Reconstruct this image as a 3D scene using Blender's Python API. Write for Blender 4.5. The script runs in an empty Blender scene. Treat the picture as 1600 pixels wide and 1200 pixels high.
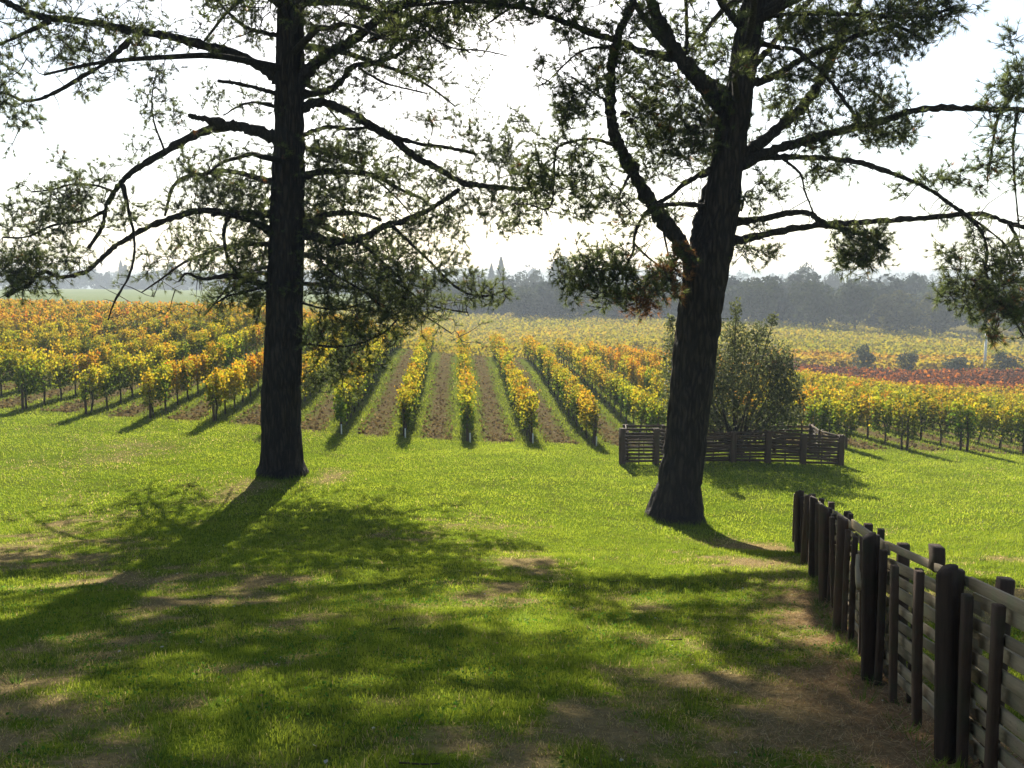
import bpy, math, random
import numpy as np
from mathutils import Vector

# ------------------------------------------------------------------ camera, sky, sun, exposure
sc = bpy.context.scene
COL = sc.collection
F = 1500.0                 # focal length in photo pixels (1600 wide)
EYE = 1.6
PITCH = math.atan(150.0 / F)
cam_d = bpy.data.cameras.new("camera")
cam_d.sensor_width = 36.0
cam_d.lens = 36.0 * F / 1600.0
cam_d.clip_start = 0.1
cam_d.clip_end = 6000.0
cam = bpy.data.objects.new("camera", cam_d)
cam.location = (0, 0, EYE)
cam.rotation_euler = (math.pi / 2 - PITCH, 0, 0)
COL.objects.link(cam)
sc.camera = cam

SUN_EL = math.radians(28.5)
SUN_AZ = math.radians(-4.0)     # from +Y towards +X
world = bpy.data.worlds.new("World")
sc.world = world
world.use_nodes = True
wn = world.node_tree
bg = wn.nodes["Background"]
sky = wn.nodes.new("ShaderNodeTexSky")
sky.sky_type = 'NISHITA'
sky.sun_disc = False
sky.sun_elevation = SUN_EL
sky.sun_rotation = SUN_AZ
sky.altitude = 50.0
sky.air_density = 1.0
sky.dust_density = 0.85
sky.ozone_density = 1.0
wn.links.new(sky.outputs[0], bg.inputs[0])
bg.inputs[1].default_value = 0.05

sun_d = bpy.data.lights.new("sun", 'SUN')
sun_d.energy = 5.0
sun_d.angle = math.radians(0.55)
sun_d.color = (1.0, 0.93, 0.80)
sun = bpy.data.objects.new("sun", sun_d)
SDIR = Vector((math.sin(SUN_AZ) * math.cos(SUN_EL), math.cos(SUN_AZ) * math.cos(SUN_EL), math.sin(SUN_EL)))
sun.rotation_euler = (-SDIR).to_track_quat('-Z', 'Y').to_euler()
sun.location = SDIR * 60
COL.objects.link(sun)

sc.view_settings.view_transform = 'Standard'
sc.view_settings.look = 'None'
sc.view_settings.gamma = 1.0
sc.view_settings.use_curve_mapping = False
sc.view_settings.exposure = 1.85
sc.render.engine = 'CYCLES'
cy = sc.cycles
cy.max_bounces = 6
cy.diffuse_bounces = 3
cy.glossy_bounces = 2
cy.transmission_bounces = 4
cy.volume_bounces = 0
cy.transparent_max_bounces = 6
cy.use_denoising = True
cy.sample_clamp_direct = 3.0
cy.sample_clamp_indirect = 6.0

rng = np.random.default_rng(7)
random.seed(7)

# ------------------------------------------------------------------ helpers
def at(px, py, Y):
    """photo pixel at world depth Y (metres along +Y) -> world point"""
    a = (px - 800.0) / F
    b = (600.0 - py) / F
    cp, sp = math.cos(PITCH), math.sin(PITCH)
    d = (a, cp + b * sp, -sp + b * cp)
    k = Y / d[1]
    return np.array((d[0] * k, Y, EYE + d[2] * k))

def m_per_px(Y):
    return Y / F

def _h(ix, iy, iz=0):
    n = (ix * 374761393 + iy * 668265263 + iz * 2147483647 + 1013904223) & 0xFFFFFFFF
    n = ((n ^ (n >> 13)) * 1274126177) & 0xFFFFFFFF
    n = n ^ (n >> 16)
    return (n & 0xFFFF) / 65535.0

def vn2(x, y):
    x = np.asarray(x, float); y = np.asarray(y, float)
    xi = np.floor(x).astype(np.int64); yi = np.floor(y).astype(np.int64)
    fx = x - xi; fy = y - yi
    fx = fx * fx * (3 - 2 * fx); fy = fy * fy * (3 - 2 * fy)
    a = _h(xi, yi); b = _h(xi + 1, yi); c = _h(xi, yi + 1); d = _h(xi + 1, yi + 1)
    return (a * (1 - fx) + b * fx) * (1 - fy) + (c * (1 - fx) + d * fx) * fy

def fbm2(x, y, o=4):
    s = 0; a = .5; t = 0
    for i in range(o):
        s = s + a * vn2(x * 2 ** i + 17.3 * i, y * 2 ** i - 9.1 * i); t += a; a *= .5
    return s / t

def vn3(x, y, z):
    xi = np.floor(x).astype(np.int64); yi = np.floor(y).astype(np.int64); zi = np.floor(z).astype(np.int64)
    fx = x - xi; fy = y - yi; fz = z - zi
    fx = fx * fx * (3 - 2 * fx); fy = fy * fy * (3 - 2 * fy); fz = fz * fz * (3 - 2 * fz)
    def L(k):
        return ((_h(xi, yi, zi + k) * (1 - fx) + _h(xi + 1, yi, zi + k) * fx) * (1 - fy)
                + (_h(xi, yi + 1, zi + k) * (1 - fx) + _h(xi + 1, yi + 1, zi + k) * fx) * fy)
    return L(0) * (1 - fz) + L(1) * fz

def sstep(a, b, x):
    t = np.clip((x - a) / (b - a), 0, 1)
    return t * t * (3 - 2 * t)

def unit(v):
    v = np.asarray(v, float)
    return v / np.maximum(np.linalg.norm(v, axis=-1, keepdims=True), 1e-9)

def mesh_np(name, verts, faces_list, cols=None, smooth=False, attrs=None):
    """verts (N,3); faces_list = list of int arrays (M,k)"""
    verts = np.asarray(verts, np.float32)
    me = bpy.data.meshes.new(name)
    me.vertices.add(len(verts))
    me.vertices.foreach_set("co", verts.ravel())
    faces_list = [np.asarray(f, np.int32) for f in faces_list if len(f)]
    nl = sum(f.size for f in faces_list); nf = sum(len(f) for f in faces_list)
    me.loops.add(nl)
    me.polygons.add(nf)
    me.loops.foreach_set("vertex_index", np.concatenate([f.ravel() for f in faces_list]))
    tot = np.concatenate([np.full(len(f), f.shape[1], np.int32) for f in faces_list])
    st = np.zeros(nf, np.int32); st[1:] = np.cumsum(tot)[:-1]
    me.polygons.foreach_set("loop_start", st)
    if smooth:
        me.polygons.foreach_set("use_smooth", np.ones(nf, bool))
    if cols is not None:
        c = np.ones((len(verts), 4), np.float32); c[:, :3] = cols
        at_ = me.attributes.new("col", 'FLOAT_COLOR', 'POINT')
        at_.data.foreach_set("color", c.ravel())
    for k, v in (attrs or {}).items():
        a_ = me.attributes.new(k, 'FLOAT', 'POINT')
        a_.data.foreach_set("value", np.asarray(v, np.float32).ravel())
    me.update(calc_edges=True)
    return me

def add(name, me, mat=None, parent=None):
    o = bpy.data.objects.new(name, me)
    COL.objects.link(o)
    if mat is not None and me is not None and not me.materials:
        me.materials.append(mat)
    if parent is not None:
        o.parent = parent
    return o

def empty(name, loc):
    o = bpy.data.objects.new(name, None)
    o.empty_display_size = 0.3
    COL.objects.link(o)
    o.location = loc
    return o

def tag(o, label=None, cat=None, group=None, kind=None):
    if label: o["label"] = label
    if cat: o["category"] = cat
    if group: o["group"] = group
    if kind: o["kind"] = kind
    return o

def catmull(P, n):
    """resample polyline P (k,d) with n points per segment"""
    P = np.asarray(P, float)
    if len(P) < 3:
        t = np.linspace(0, 1, n * (len(P) - 1) + 1)[:, None]
        return P[0] * (1 - t) + P[-1] * t
    Q = np.vstack([2 * P[0] - P[1], P, 2 * P[-1] - P[-2]])
    out = []
    t = np.linspace(0, 1, n, endpoint=False)[:, None]
    for i in range(1, len(Q) - 2):
        p0, p1, p2, p3 = Q[i - 1], Q[i], Q[i + 1], Q[i + 2]
        out.append(.5 * ((2 * p1) + (-p0 + p2) * t + (2 * p0 - 5 * p1 + 4 * p2 - p3) * t ** 2 + (-p0 + 3 * p1 - 3 * p2 + p3) * t ** 3))
    out.append(P[-1:])
    return np.vstack(out)

def tube(P, R, K=6, cap=True):
    """-> verts, quads, tris for a tapered tube"""
    P = np.asarray(P, float); R = np.asarray(R, float)
    n = len(P)
    T = np.gradient(P, axis=0); T = unit(T)
    ref = np.array((0.31, 0.95, 0.02)) if abs(T[0][2]) > .8 else np.array((0, 0, 1.0))
    N = np.zeros_like(P); 
    v = np.cross(T[0], ref); v = v / (np.linalg.norm(v) + 1e-9)
    for i in range(n):
        v = v - T[i] * np.dot(v, T[i]); v = v / (np.linalg.norm(v) + 1e-9)
        N[i] = v
    B = np.cross(T, N)
    th = np.linspace(0, 2 * np.pi, K, endpoint=False)
    ring = np.cos(th)[None, :, None] * N[:, None, :] + np.sin(th)[None, :, None] * B[:, None, :]
    V = (P[:, None, :] + R[:, None, None] * ring).reshape(-1, 3)
    i = np.arange(n - 1)[:, None] * K; k = np.arange(K)[None, :]; k2 = (k + 1) % K
    Q = np.stack([i + k, i + k2, i + K + k2, i + K + k], -1).reshape(-1, 4)
    return V, Q, ring, T

class MB:
    def __init__(self): self.v = []; self.q = []; self.t = []; self.n = 0; self.c = []
    def put(self, V, Q=None, T=None, col=None):
        if Q is not None and len(Q): self.q.append(np.asarray(Q) + self.n)
        if T is not None and len(T): self.t.append(np.asarray(T) + self.n)
        self.v.append(np.asarray(V, float)); self.n += len(V)
        if col is not None: self.c.append(np.broadcast_to(np.asarray(col, float), (len(V), 3)))
    def tube(self, P, R, K=6, col=None):
        V, Q, _, _ = tube(P, R, K); 
        n = len(V)
        # end caps as fans on an extra vertex
        V = np.vstack([V, np.asarray(P[0])[None], np.asarray(P[-1])[None]])
        k = np.arange(K)
        t0 = np.stack([np.full(K, n), (k + 1) % K, k], -1)
        t1 = np.stack([np.full(K, n + 1), n - K + k, n - K + (k + 1) % K], -1)
        self.put(V, Q, np.vstack([t0, t1]), col)
    def mesh(self, name, smooth=False):
        fl = []
        if self.q: fl.append(np.vstack(self.q))
        if self.t: fl.append(np.vstack(self.t))
        return mesh_np(name, np.vstack(self.v), fl, np.vstack(self.c) if self.c else None, smooth)

def board(L, H, D, seed=0, sub=4, warp=.006):
    """a rough-sawn board: length L along X, height H along Z, thickness D along Y, centre at origin, slightly warped and chamfered"""
    r = np.random.default_rng(seed)
    ch = min(D, H) * .14
    prof = np.array([(-D/2+ch, -H/2), (D/2-ch, -H/2), (D/2, -H/2+ch), (D/2, H/2-ch), (D/2-ch, H/2), (-D/2+ch, H/2), (-D/2, H/2-ch), (-D/2, -H/2+ch)])
    xs = np.linspace(-L/2, L/2, sub + 1)
    off = np.cumsum(r.normal(0, warp, (sub + 1, 2)), 0); off -= off.mean(0)
    sz = 1 + r.normal(0, .03, sub + 1)
    V = np.zeros((sub + 1, 8, 3))
    for i, x in enumerate(xs):
        V[i, :, 0] = x + (r.normal(0, .004) if i in (0, sub) else 0)
        V[i, :, 1] = prof[:, 0] * sz[i] + off[i, 0]
        V[i, :, 2] = prof[:, 1] * sz[i] + off[i, 1]
    V = V.reshape(-1, 3)
    i = np.arange(sub)[:, None] * 8; k = np.arange(8)[None]; k2 = (k + 1) % 8
    Q = np.stack([i + k, i + 8 + k, i + 8 + k2, i + k2], -1).reshape(-1, 4)
    caps = np.array([list(range(8)), [sub * 8 + j for j in range(7, -1, -1)]])
    return V, Q, caps

# ------------------------------------------------------------------ materials
class G:
    def __init__(self, name):
        self.m = bpy.data.materials.new(name); self.m.use_nodes = True
        self.nt = self.m.node_tree; self.nt.nodes.clear()
        self.out = self.nt.nodes.new("ShaderNodeOutputMaterial")
    def n(self, t, props=None, **ins):
        nd = self.nt.nodes.new("ShaderNode" + t)
        for k, v in (props or {}).items(): setattr(nd, k, v)
        for k, v in ins.items():
            key = int(k[1:]) if k[0] == 'i' and k[1:].isdigit() else k.replace('_', ' ')
            self.set(nd.inputs[key], v)
        return nd
    def set(self, sock, v):
        if isinstance(v, bpy.types.NodeSocket): self.nt.links.new(v, sock)
        elif isinstance(v, bpy.types.Node): self.nt.links.new(v.outputs[0], sock)
        elif isinstance(v, (tuple, list)) and len(v) == 3 and sock.type == 'RGBA': sock.default_value = (*v, 1)
        else: sock.default_value = v
    def math(self, op, a, b=0.0, c=None, clamp=False):
        nd = self.nt.nodes.new("ShaderNodeMath"); nd.operation = op; nd.use_clamp = clamp
        self.set(nd.inputs[0], a); self.set(nd.inputs[1], b)
        if c is not None: self.set(nd.inputs[2], c)
        return nd.outputs[0]
    def mix(self, f, a, b, mode='MIX'):
        nd = self.nt.nodes.new("ShaderNodeMix"); nd.data_type = 'RGBA'; nd.blend_type = mode; nd.clamp_factor = True
        self.set(nd.inputs[0], f); self.set(nd.inputs[6], a); self.set(nd.inputs[7], b)
        return nd.outputs[2]
    def noise(self, vec, scale, detail=4, rough=.55, dist=0.0):
        nd = self.n("TexNoise", None, Scale=scale, Detail=detail, Roughness=rough, Distortion=dist)
        if vec is not None: self.set(nd.inputs["Vector"], vec)
        return nd.outputs[0]
    def ramp(self, f, *stops):
        nd = self.nt.nodes.new("ShaderNodeValToRGB"); self.set(nd.inputs[0], f)
        el = nd.color_ramp.elements
        while len(el) < len(stops): el.new(0.5)
        for e, (p, c) in zip(el, stops):
            e.position = p; e.color = (*c, 1) if len(c) == 3 else c
        return nd.outputs[0]
    def rng(self, f, a, b, c=0.0, d=1.0):
        nd = self.n("MapRange", {'interpolation_type': 'SMOOTHSTEP'}); self.set(nd.inputs[0], f)
        for i, v in zip((1, 2, 3, 4), (a, b, c, d)): nd.inputs[i].default_value = v
        return nd.outputs[0]
    def surf(self, s):
        self.nt.links.new(s.outputs[0] if isinstance(s, bpy.types.Node) else s, self.out.inputs[0]); return self.m

def leaf_mat(name, transl=.5, rough=.55, spec=.25, gain=1.0, tint=(1, 1, 1), objvar=0.0, varscale=3.0, tgain=1.3):
    g = G(name)
    c = g.n("Attribute", {'attribute_name': 'col'}).outputs[0]
    if objvar:
        oi = g.n("ObjectInfo").outputs["Random"]
        hs = g.n("HueSaturation", None, Color=c, Hue=g.math('MULTIPLY_ADD', oi, objvar * .12, .5 - objvar * .06), Value=g.math('MULTIPLY_ADD', oi, objvar * .5, 1 - objvar * .25))
        c = hs.outputs[0]
    if gain != 1.0 or tint != (1, 1, 1):
        c = g.mix(1.0, c, tuple(gain * t for t in tint), 'MULTIPLY')
    p = g.n("BsdfPrincipled", None, Base_Color=c, Roughness=rough)
    p.inputs["Specular IOR Level"].default_value = spec
    tc = g.mix(1.0, c, (tgain, tgain * 1.0, tgain * .75), 'MULTIPLY')
    t = g.n("BsdfTranslucent", None, Color=tc)
    ms = g.n("MixShader", None, Fac=transl)
    g.nt.links.new(p.outputs[0], ms.inputs[1]); g.nt.links.new(t.outputs[0], ms.inputs[2])
    return g.surf(ms)

def bark_mat(name, c1, c2, sx=9.0, sz=1.6, bump=1.0):
    g = G(name)
    tc = g.n("TexCoord").outputs["Object"]
    mp = g.n("Mapping", None, Vector=tc); mp.inputs["Scale"].default_value = (sx, sx, sz)
    nd_ = g.n("TexNoise", None, Scale=.9, Detail=3.0); g.set(nd_.inputs['Vector'], mp.outputs[0])
    dv_ = g.n("VectorMath", {'operation': 'MULTIPLY_ADD'}); g.set(dv_.inputs[0], nd_.outputs[1]); dv_.inputs[1].default_value = (1.3, 1.3, 1.3); g.set(dv_.inputs[2], mp.outputs[0])
    v = g.n("TexVoronoi", {'feature': 'DISTANCE_TO_EDGE'}, Vector=dv_.outputs[0], Scale=1.0)
    n1 = g.noise(mp.outputs[0], 1.7, 6, .65)
    n2 = g.noise(tc, 1.1, 3)
    f = g.math('MULTIPLY', g.rng(v.outputs[0], 0.0, .35), n1)
    c = g.mix(f, c1, c2)
    c = g.mix(g.rng(n2, .5, .75, 0, .35), c, tuple(x * .7 for x in c1))
    b = g.n("Bump", None, Strength=bump, Distance=.05, Height=g.math('ADD', f, g.math('MULTIPLY', n1, .5)))
    p = g.n("BsdfPrincipled", None, Base_Color=c, Roughness=.92, Normal=b.outputs[0])
    p.inputs["Specular IOR Level"].default_value = .15
    return g.surf(p)

M = {}
M['bark'] = bark_mat("pine_bark", (.013, .0098, .0075), (.068, .050, .037))
M['limb'] = bark_mat("pine_limb_bark", (.015, .012, .009), (.060, .047, .036), 16, 5, .5)
M['twig'] = bark_mat("twig_bark", (.035, .027, .02), (.09, .07, .055), 40, 40, .2)
M['needle'] = leaf_mat("pine_needles", .55, .6, .15, tgain=1.9)
M['shrubleaf'] = leaf_mat("shrub_leaves", .4, .65, .08, tgain=1.4)
M['vineleaf'] = leaf_mat("vine_leaves", .5, .8, .04, gain=.62, objvar=.4, tgain=1.5)
M['farleaf'] = leaf_mat("far_tree_leaves", .25, .9, .02, gain=.6)
M['farvine'] = leaf_mat("far_vine_leaves", .45, .8, .04, gain=.55, tgain=1.4)
M['grass'] = leaf_mat("grass_blades", .5, .7, .08, tgain=1.5)
M['litter'] = leaf_mat("fallen_leaves", .25, .9, .03)
M['vinewood'] = bark_mat("vine_wood", (.03, .022, .016), (.09, .065, .045), 30, 12, .3)

def wood_mat(name, c1, c2, green):
    g = G(name)
    tc = g.n("TexCoord").outputs["Object"]
    oi = g.n("ObjectInfo").outputs["Random"]
    sh = g.n("VectorMath", {'operation': 'ADD'}); g.set(sh.inputs[0], tc)
    cx = g.n("CombineXYZ", None, X=g.math('MULTIPLY', oi, 37.0), Y=g.math('MULTIPLY', oi, 91.0), Z=g.math('MULTIPLY', oi, 13.0))
    g.set(sh.inputs[1], cx.outputs[0])
    mp = g.n("Mapping", None, Vector=sh.outputs[0]); mp.inputs["Scale"].default_value = (2.0, 38, 38)
    n1 = g.noise(mp.outputs[0], 1.6, 6, .7, .4)
    n2 = g.noise(sh.outputs[0], 5.0, 4, .6)
    n3 = g.noise(sh.outputs[0], 60.0, 2, .6)
    c = g.mix(n1, c1, c2)
    c = g.mix(g.rng(n2, .45, .7, 0, .55), c, green)
    c = g.mix(g.rng(n3, .62, .72, 0, .35), c, (.03, .025, .02))
    hs = g.n("HueSaturation", None, Color=c, Value=g.math('MULTIPLY_ADD', oi, .7, .65))
    b = g.n("Bump", None, Strength=.5, Distance=.012, Height=n1)
    p = g.n("BsdfPrincipled", None, Base_Color=hs.outputs[0], Roughness=.85, Normal=b.outputs[0])
    p.inputs["Specular IOR Level"].default_value = .25
    return g.surf(p)

M['slat'] = wood_mat("weathered_slats", (.13, .093, .053), (.40, .30, .18), (.20, .195, .095))
M['post'] = wood_mat("creosoted_posts", (.024, .013, .007), (.105, .060, .034), (.045, .044, .018))

def plain(name, c, rough=.6):
    g = G(name)
    tc = g.n("TexCoord").outputs["Object"]
    n = g.noise(tc, 8.0, 4)
    p = g.n("BsdfPrincipled", None, Base_Color=g.mix(g.rng(n, .35, .7), c, tuple(x * .75 for x in c)), Roughness=rough)
    return g.surf(p)
M['white'] = plain("white_paint", (.8, .79, .75))
M['metal'] = plain("grey_stake", (.16, .14, .12))
M['hose'] = plain("black_hose", (.02, .02, .02), .5)
# ------------------------------------------------------------------ terrain
ROW_D = np.array((-0.057, 1.0)); 
ROW_X0 = (730 - 800) / F * 36.5
ROW_S = 2.45
_fp = np.array([at(*q) for q in [(1478, 1188, 5.25), (1398, 1112, 6.3), (1348, 1048, 7.4), (1308, 980, 9.2), (1284, 930, 11.4), (1264, 894, 13.5), (1249, 866, 16.2), (1235, 850, 20.2)]])
_fp = np.vstack([_fp[0] + (_fp[0] - _fp[2]) * .88, _fp])
FENCE = _fp[:, :2] + np.array((.115, -.03))          # line of the slats, just behind the front posts
FENCE_DROP = EYE - _fp[:, 2]

ctrl = []
def C(px, py, Y):
    p = at(px, py, Y); ctrl.append((p[0], p[1], p[2]))
for (x, y), d in zip(FENCE, FENCE_DROP): ctrl.append((x, y, EYE - d))
for c in [(800, 1200, 4.75), (100, 1200, 4.75), (800, 1010, 8.3), (100, 1010, 8.5), (600, 900, 13.2), (100, 900, 13.6), (1100, 900, 14.0),
          (1053, 812, 22.5), (441, 744, 27.5), (800, 770, 24.8), (800, 735, 28), (800, 708, 31.5), (100, 760, 25), (100, 690, 31), (300, 700, 31), (1500, 762, 27),
          (10, 640, 36.5), (213, 655, 36.5), (320, 660, 36.5), (520, 678, 36.5), (625, 684, 36.5), (730, 692, 36.5), (830, 693, 36.5),
          (930, 698, 36.5), (1150, 703, 36.5), (1345, 701, 37), (1600, 713, 37), (1145, 720, 32),
          (720, 612, 51), (200, 566, 55), (20, 560, 55), (1150, 640, 51), (1450, 662, 51),
          (715, 555, 72), (815, 562, 72), (1100, 590, 72), (1450, 637, 72), (600, 540, 75), (400, 507, 85), (100, 500, 90), (0, 498, 95),
          (715, 566, 118), (450, 545, 130), (100, 510, 130), (1000, 502, 225), (750, 499, 225), (1300, 520, 195), (1550, 537, 190), (1350, 582, 112), (1550, 583, 112),
          (1500, 615, 90), (1300, 600, 95), (1050, 560, 112),
          (200, 478, 190), (200, 462, 300), (200, 452, 500), (400, 476, 220), (650, 490, 240), (650, 468, 400), (1200, 490, 300),
          (800, 457, 800), (1500, 458, 800), (100, 453, 900), (800, 453, 2400)]:
    C(*c)
for y, u, d in [(2500, -2, 6), (2500, 2, 6), (2500, -1, 6), (2500, 1, 6), (900, -2, 5), (900, 2, 6), (250, -1.6, 3), (250, 1.6, 9), (85, -1.4, 2.8), (85, 1.4, 9.6),
                (30, -1.4, 4.2), (30, 1.4, 6.6), (5, -1, 2.45), (5, 1, 2.6), (0, 0, 1.6), (0, -.6, 1.7), (0, .6, 1.6), (-8, -2, .5), (-8, 0, .45), (-8, 2, .4), (-4, 0, 1.0)]:
    ctrl.append((u * (y + 15), y, EYE - d))
ctrl = np.array(ctrl)
def _uv(x, y):
    return np.stack([2.5 * x / (y + 15), 1.0 * np.log(y + 12)], -1)
CU = _uv(ctrl[:, 0], ctrl[:, 1])
def _k(r2):
    return .5 * r2 * np.log(r2 + 1e-12)
_n = len(CU)
_r2 = ((CU[:, None] - CU[None]) ** 2).sum(-1)
_A = np.zeros((_n + 3, _n + 3)); _A[:_n, :_n] = _k(_r2) + np.eye(_n) * .004
_P = np.hstack([np.ones((_n, 1)), CU]); _A[:_n, _n:] = _P; _A[_n:, :_n] = _P.T
_W = np.linalg.solve(_A, np.concatenate([ctrl[:, 2], np.zeros(3)]))

def ground_z(x, y):
    x = np.asarray(x, float); y = np.asarray(y, float)
    sh = x.shape
    x = x.ravel(); y = np.maximum(y.ravel(), -9.0)
    uv = _uv(x, y)
    z = np.empty(len(x))
    for s in range(0, len(x), 20000):
        q = uv[s:s + 20000]
        r2 = ((q[:, None] - CU[None]) ** 2).sum(-1)
        z[s:s + 20000] = _k(r2) @ _W[:_n] + _W[_n] + q @ _W[_n + 1:]
    w = np.exp(-np.maximum(y, 0) / 60)
    z = z + (fbm2(x * .45 + 3, y * .45, 3) - .5) * .16 * w + (fbm2(x * 2.2, y * 2.2 + 40, 2) - .5) * .05 * w
    return z.reshape(sh)

def gz(x, y): return float(ground_z(np.array([x]), np.array([y]))[0])

def ground_at(px, py):
    Ys = np.geomspace(3.2, 1500, 900)
    p = np.array([at(px, py, Y) for Y in Ys])
    g = ground_z(p[:, 0], p[:, 1])
    i = np.nonzero(p[:, 2] <= g)[0]
    i = i[0] if len(i) else len(Ys) - 1
    return p[i]

def row_front(x):
    return 36.6 + 0.6 * sstep(10, 20, x)
def row_end(x):
    return 74 + np.clip(-x, 0, 60) * .42

def fence_dist(x, y):
    d = np.full(np.shape(x), 1e9)
    for a, b in zip(FENCE[:-1], FENCE[1:]):
        ab = b - a
        t = np.clip(((x - a[0]) * ab[0] + (y - a[1]) * ab[1]) / (ab @ ab), 0, 1)
        d = np.minimum(d, np.hypot(x - a[0] - t * ab[0], y - a[1] - t * ab[1]))
    return d

DRY = []      # (x, y, rx, ry, strength)
for px, py, rpx, s, asp in [(1120, 1060, 140, .75, 1.2), (1000, 1000, 100, .5, 1), (1250, 1130, 120, .6, 1.2), (1060, 950, 80, .4, 1.5), (520, 742, 42, .9, 2), (30, 815, 55, .6, 2), (200, 715, 110, .45, 2), (40, 720, 50, .4, 2),
                       (420, 905, 70, .6, 2), (1150, 850, 70, .8, 2), (600, 1160, 80, .35, 1), (330, 1050, 60, .35, 1.5), (100, 1060, 70, .2, 1.5), (920, 1150, 110, .3, 1),
                       (1540, 920, 80, .9, 2), (1380, 830, 60, .5, 2), (880, 890, 80, .35, 2), (370, 775, 60, .5, 3), (950, 765, 50, .2, 3), (760, 930, 80, .35, 2), (20, 960, 50, .25, 2), (200, 1190, 90, .35, 1)]:
    g_ = ground_at(px, py); r_ = rpx * g_[1] / F
    DRY.append((g_[0], g_[1], r_, r_ * asp, s))
LUSH = []
for px, py, rpx, s, asp in [(700, 715, 60, .6, 4), (830, 712, 70, .8, 4), (920, 712, 70, .8, 4), (500, 1120, 130, .7, 1.5), (300, 1140, 110, .5, 1.5), (1300, 740, 110, .7, 3), (1100, 745, 60, .7, 3), (830, 1010, 60, .35, 2), (850, 1070, 80, .3, 1.3), (1040, 820, 40, .6, 2), (1480, 840, 60, .5, 2), (400, 830, 110, .3, 3)]:
    g_ = ground_at(px, py); r_ = rpx * g_[1] / F
    LUSH.append((g_[0], g_[1], r_, r_ * asp, s))

def dryness(x, y):
    x = np.asarray(x, float); y = np.asarray(y, float)
    d = ((fbm2(x * .55 + 11, y * .38 + 5, 4) - .55) * 2.9 + (fbm2(x * 2.3, y * 2.3 + 7, 4) - .5) * 1.9) * (1 - .6 * sstep(16, 23, y)) - .12 * sstep(16, 23, y)
    for cx, cy_, rx, ry, s in DRY:
        d = d + s * 1.0 * np.exp(-((x - cx) / rx) ** 2 - ((y - cy_) / ry) ** 2)
    for cx, cy_, rx, ry, s in LUSH:
        d = d - s * 1.2 * np.exp(-((x - cx) / rx) ** 2 - ((y - cy_) / ry) ** 2)
    f = np.exp(-(fence_dist(x, y) / .62) ** 2) * sstep(16, 9, y)
    d = d + f * 1.3
    return np.clip(d + .05 + .11 * sstep(19, 12, y), 0, 1)

def litterness(x, y):
    return np.exp(-(fence_dist(x, y) / .65) ** 2) * (1 - .8 * sstep(8, 17, y)) 

us = np.concatenate([np.linspace(-2.0, -.68, 45, endpoint=False), np.linspace(-.68, .68, 230), np.linspace(.68, 2.0, 46)[1:]])
ys = np.concatenate([np.linspace(-8, 2.6, 24, endpoint=False), np.geomspace(2.6 + 4, 45 + 4, 175, endpoint=False) - 4, np.geomspace(45, 130, 90, endpoint=False), np.geomspace(130, 2500, 60)])
UU, YY = np.meshgrid(us, ys)
XX = UU * (YY + 15)
ZZ = ground_z(XX, YY)
nx, ny = len(us), len(ys)
gi = np.arange(ny - 1)[:, None] * nx; gk = np.arange(nx - 1)[None]
GQ = np.stack([gi + gk, gi + gk + 1, gi + nx + gk + 1, gi + nx + gk], -1).reshape(-1, 4)
fx, fy = XX.ravel(), YY.ravel()
vmask = sstep(-.35, .35, fy - row_front(fx) + (vn2(fx * .9, fy * .9) - .5) * 1.2) * (1 - sstep(-.3, .5, fy - row_end(fx)))
far = sstep(-.3, .8, fy - row_end(fx))
ground_me = mesh_np("ground", np.stack([fx, fy, ZZ.ravel()], -1), [GQ], smooth=True,
                    attrs={'vine': vmask, 'far': far, 'dry': dryness(fx, fy) * (1 - far), 'litter': litterness(fx, fy),
                           'leftfield': sstep(20, -25, fx + .12 * fy) * far})
g = G("ground_turf_and_soil")
pos = g.n("NewGeometry").outputs["Position"]
A_ = lambda n: g.n("Attribute", {'attribute_name': n}).outputs["Fac"]
sep = g.n("SeparateXYZ", None, Vector=pos)
nL = g.noise(pos, 1.3, 5); nF = g.noise(pos, 14.0, 4, .7); nM = g.noise(pos, 4.5, 4, .6)
dry = g.math('ADD', A_('dry'), g.math('ADD', g.math('MULTIPLY_ADD', nM, 1.1, -.55), g.math('MULTIPLY_ADD', nF, .8, -.4)), clamp=True)
green = g.mix(nF, (.045, .075, .006), (.13, .18, .014))
green = g.mix(g.rng(nL, .4, .65), green, (.075, .095, .014))
straw = g.mix(nF, (.085, .064, .027), (.26, .20, .092))
straw = g.mix(A_('litter'), straw, g.mix(nF, (.085, .052, .026), (.28, .18, .092)))
lawn = g.mix(g.rng(dry, .15, .8), green, straw)
# vineyard floor: tilled brown lane between grassy strips under the vines
s = g.math('FRACT', g.math('DIVIDE', g.math('ADD', g.math('MULTIPLY_ADD', g.math('SUBTRACT', sep.outputs[1], 36.5), .057, sep.outputs[0]), -ROW_X0 + 2.45 * 40), ROW_S))
lane = g.math('ABSOLUTE', g.math('SUBTRACT', s, .5))
lane = g.math('ADD', lane, g.math('ADD', g.math('MULTIPLY_ADD', nM, .24, -.12), g.math('MULTIPLY_ADD', nL, .2, -.1)))
soil = g.mix(g.math('MULTIPLY_ADD', nF, .5, g.math('MULTIPLY', nM, .5)), (.040, .029, .015), (.135, .100, .054))
soil = g.mix(g.rng(nM, .46, .66, 0, .75), soil, (.085, .095, .022))
strip = g.mix(nF, (.05, .068, .010), (.11, .13, .024))
strip = g.mix(g.rng(nM, .55, .75, 0, .6), strip, (.12, .10, .045))
vfl = g.mix(g.rng(lane, .09, .20), soil, strip)
c = g.mix(A_('vine'), lawn, vfl)
farc = g.mix(nL, (.08, .068, .014), (.13, .105, .022))
farc = g.mix(A_('leftfield'), farc, g.mix(g.noise(pos, .03, 3), (.10, .14, .045), (.16, .17, .07)))
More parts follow.
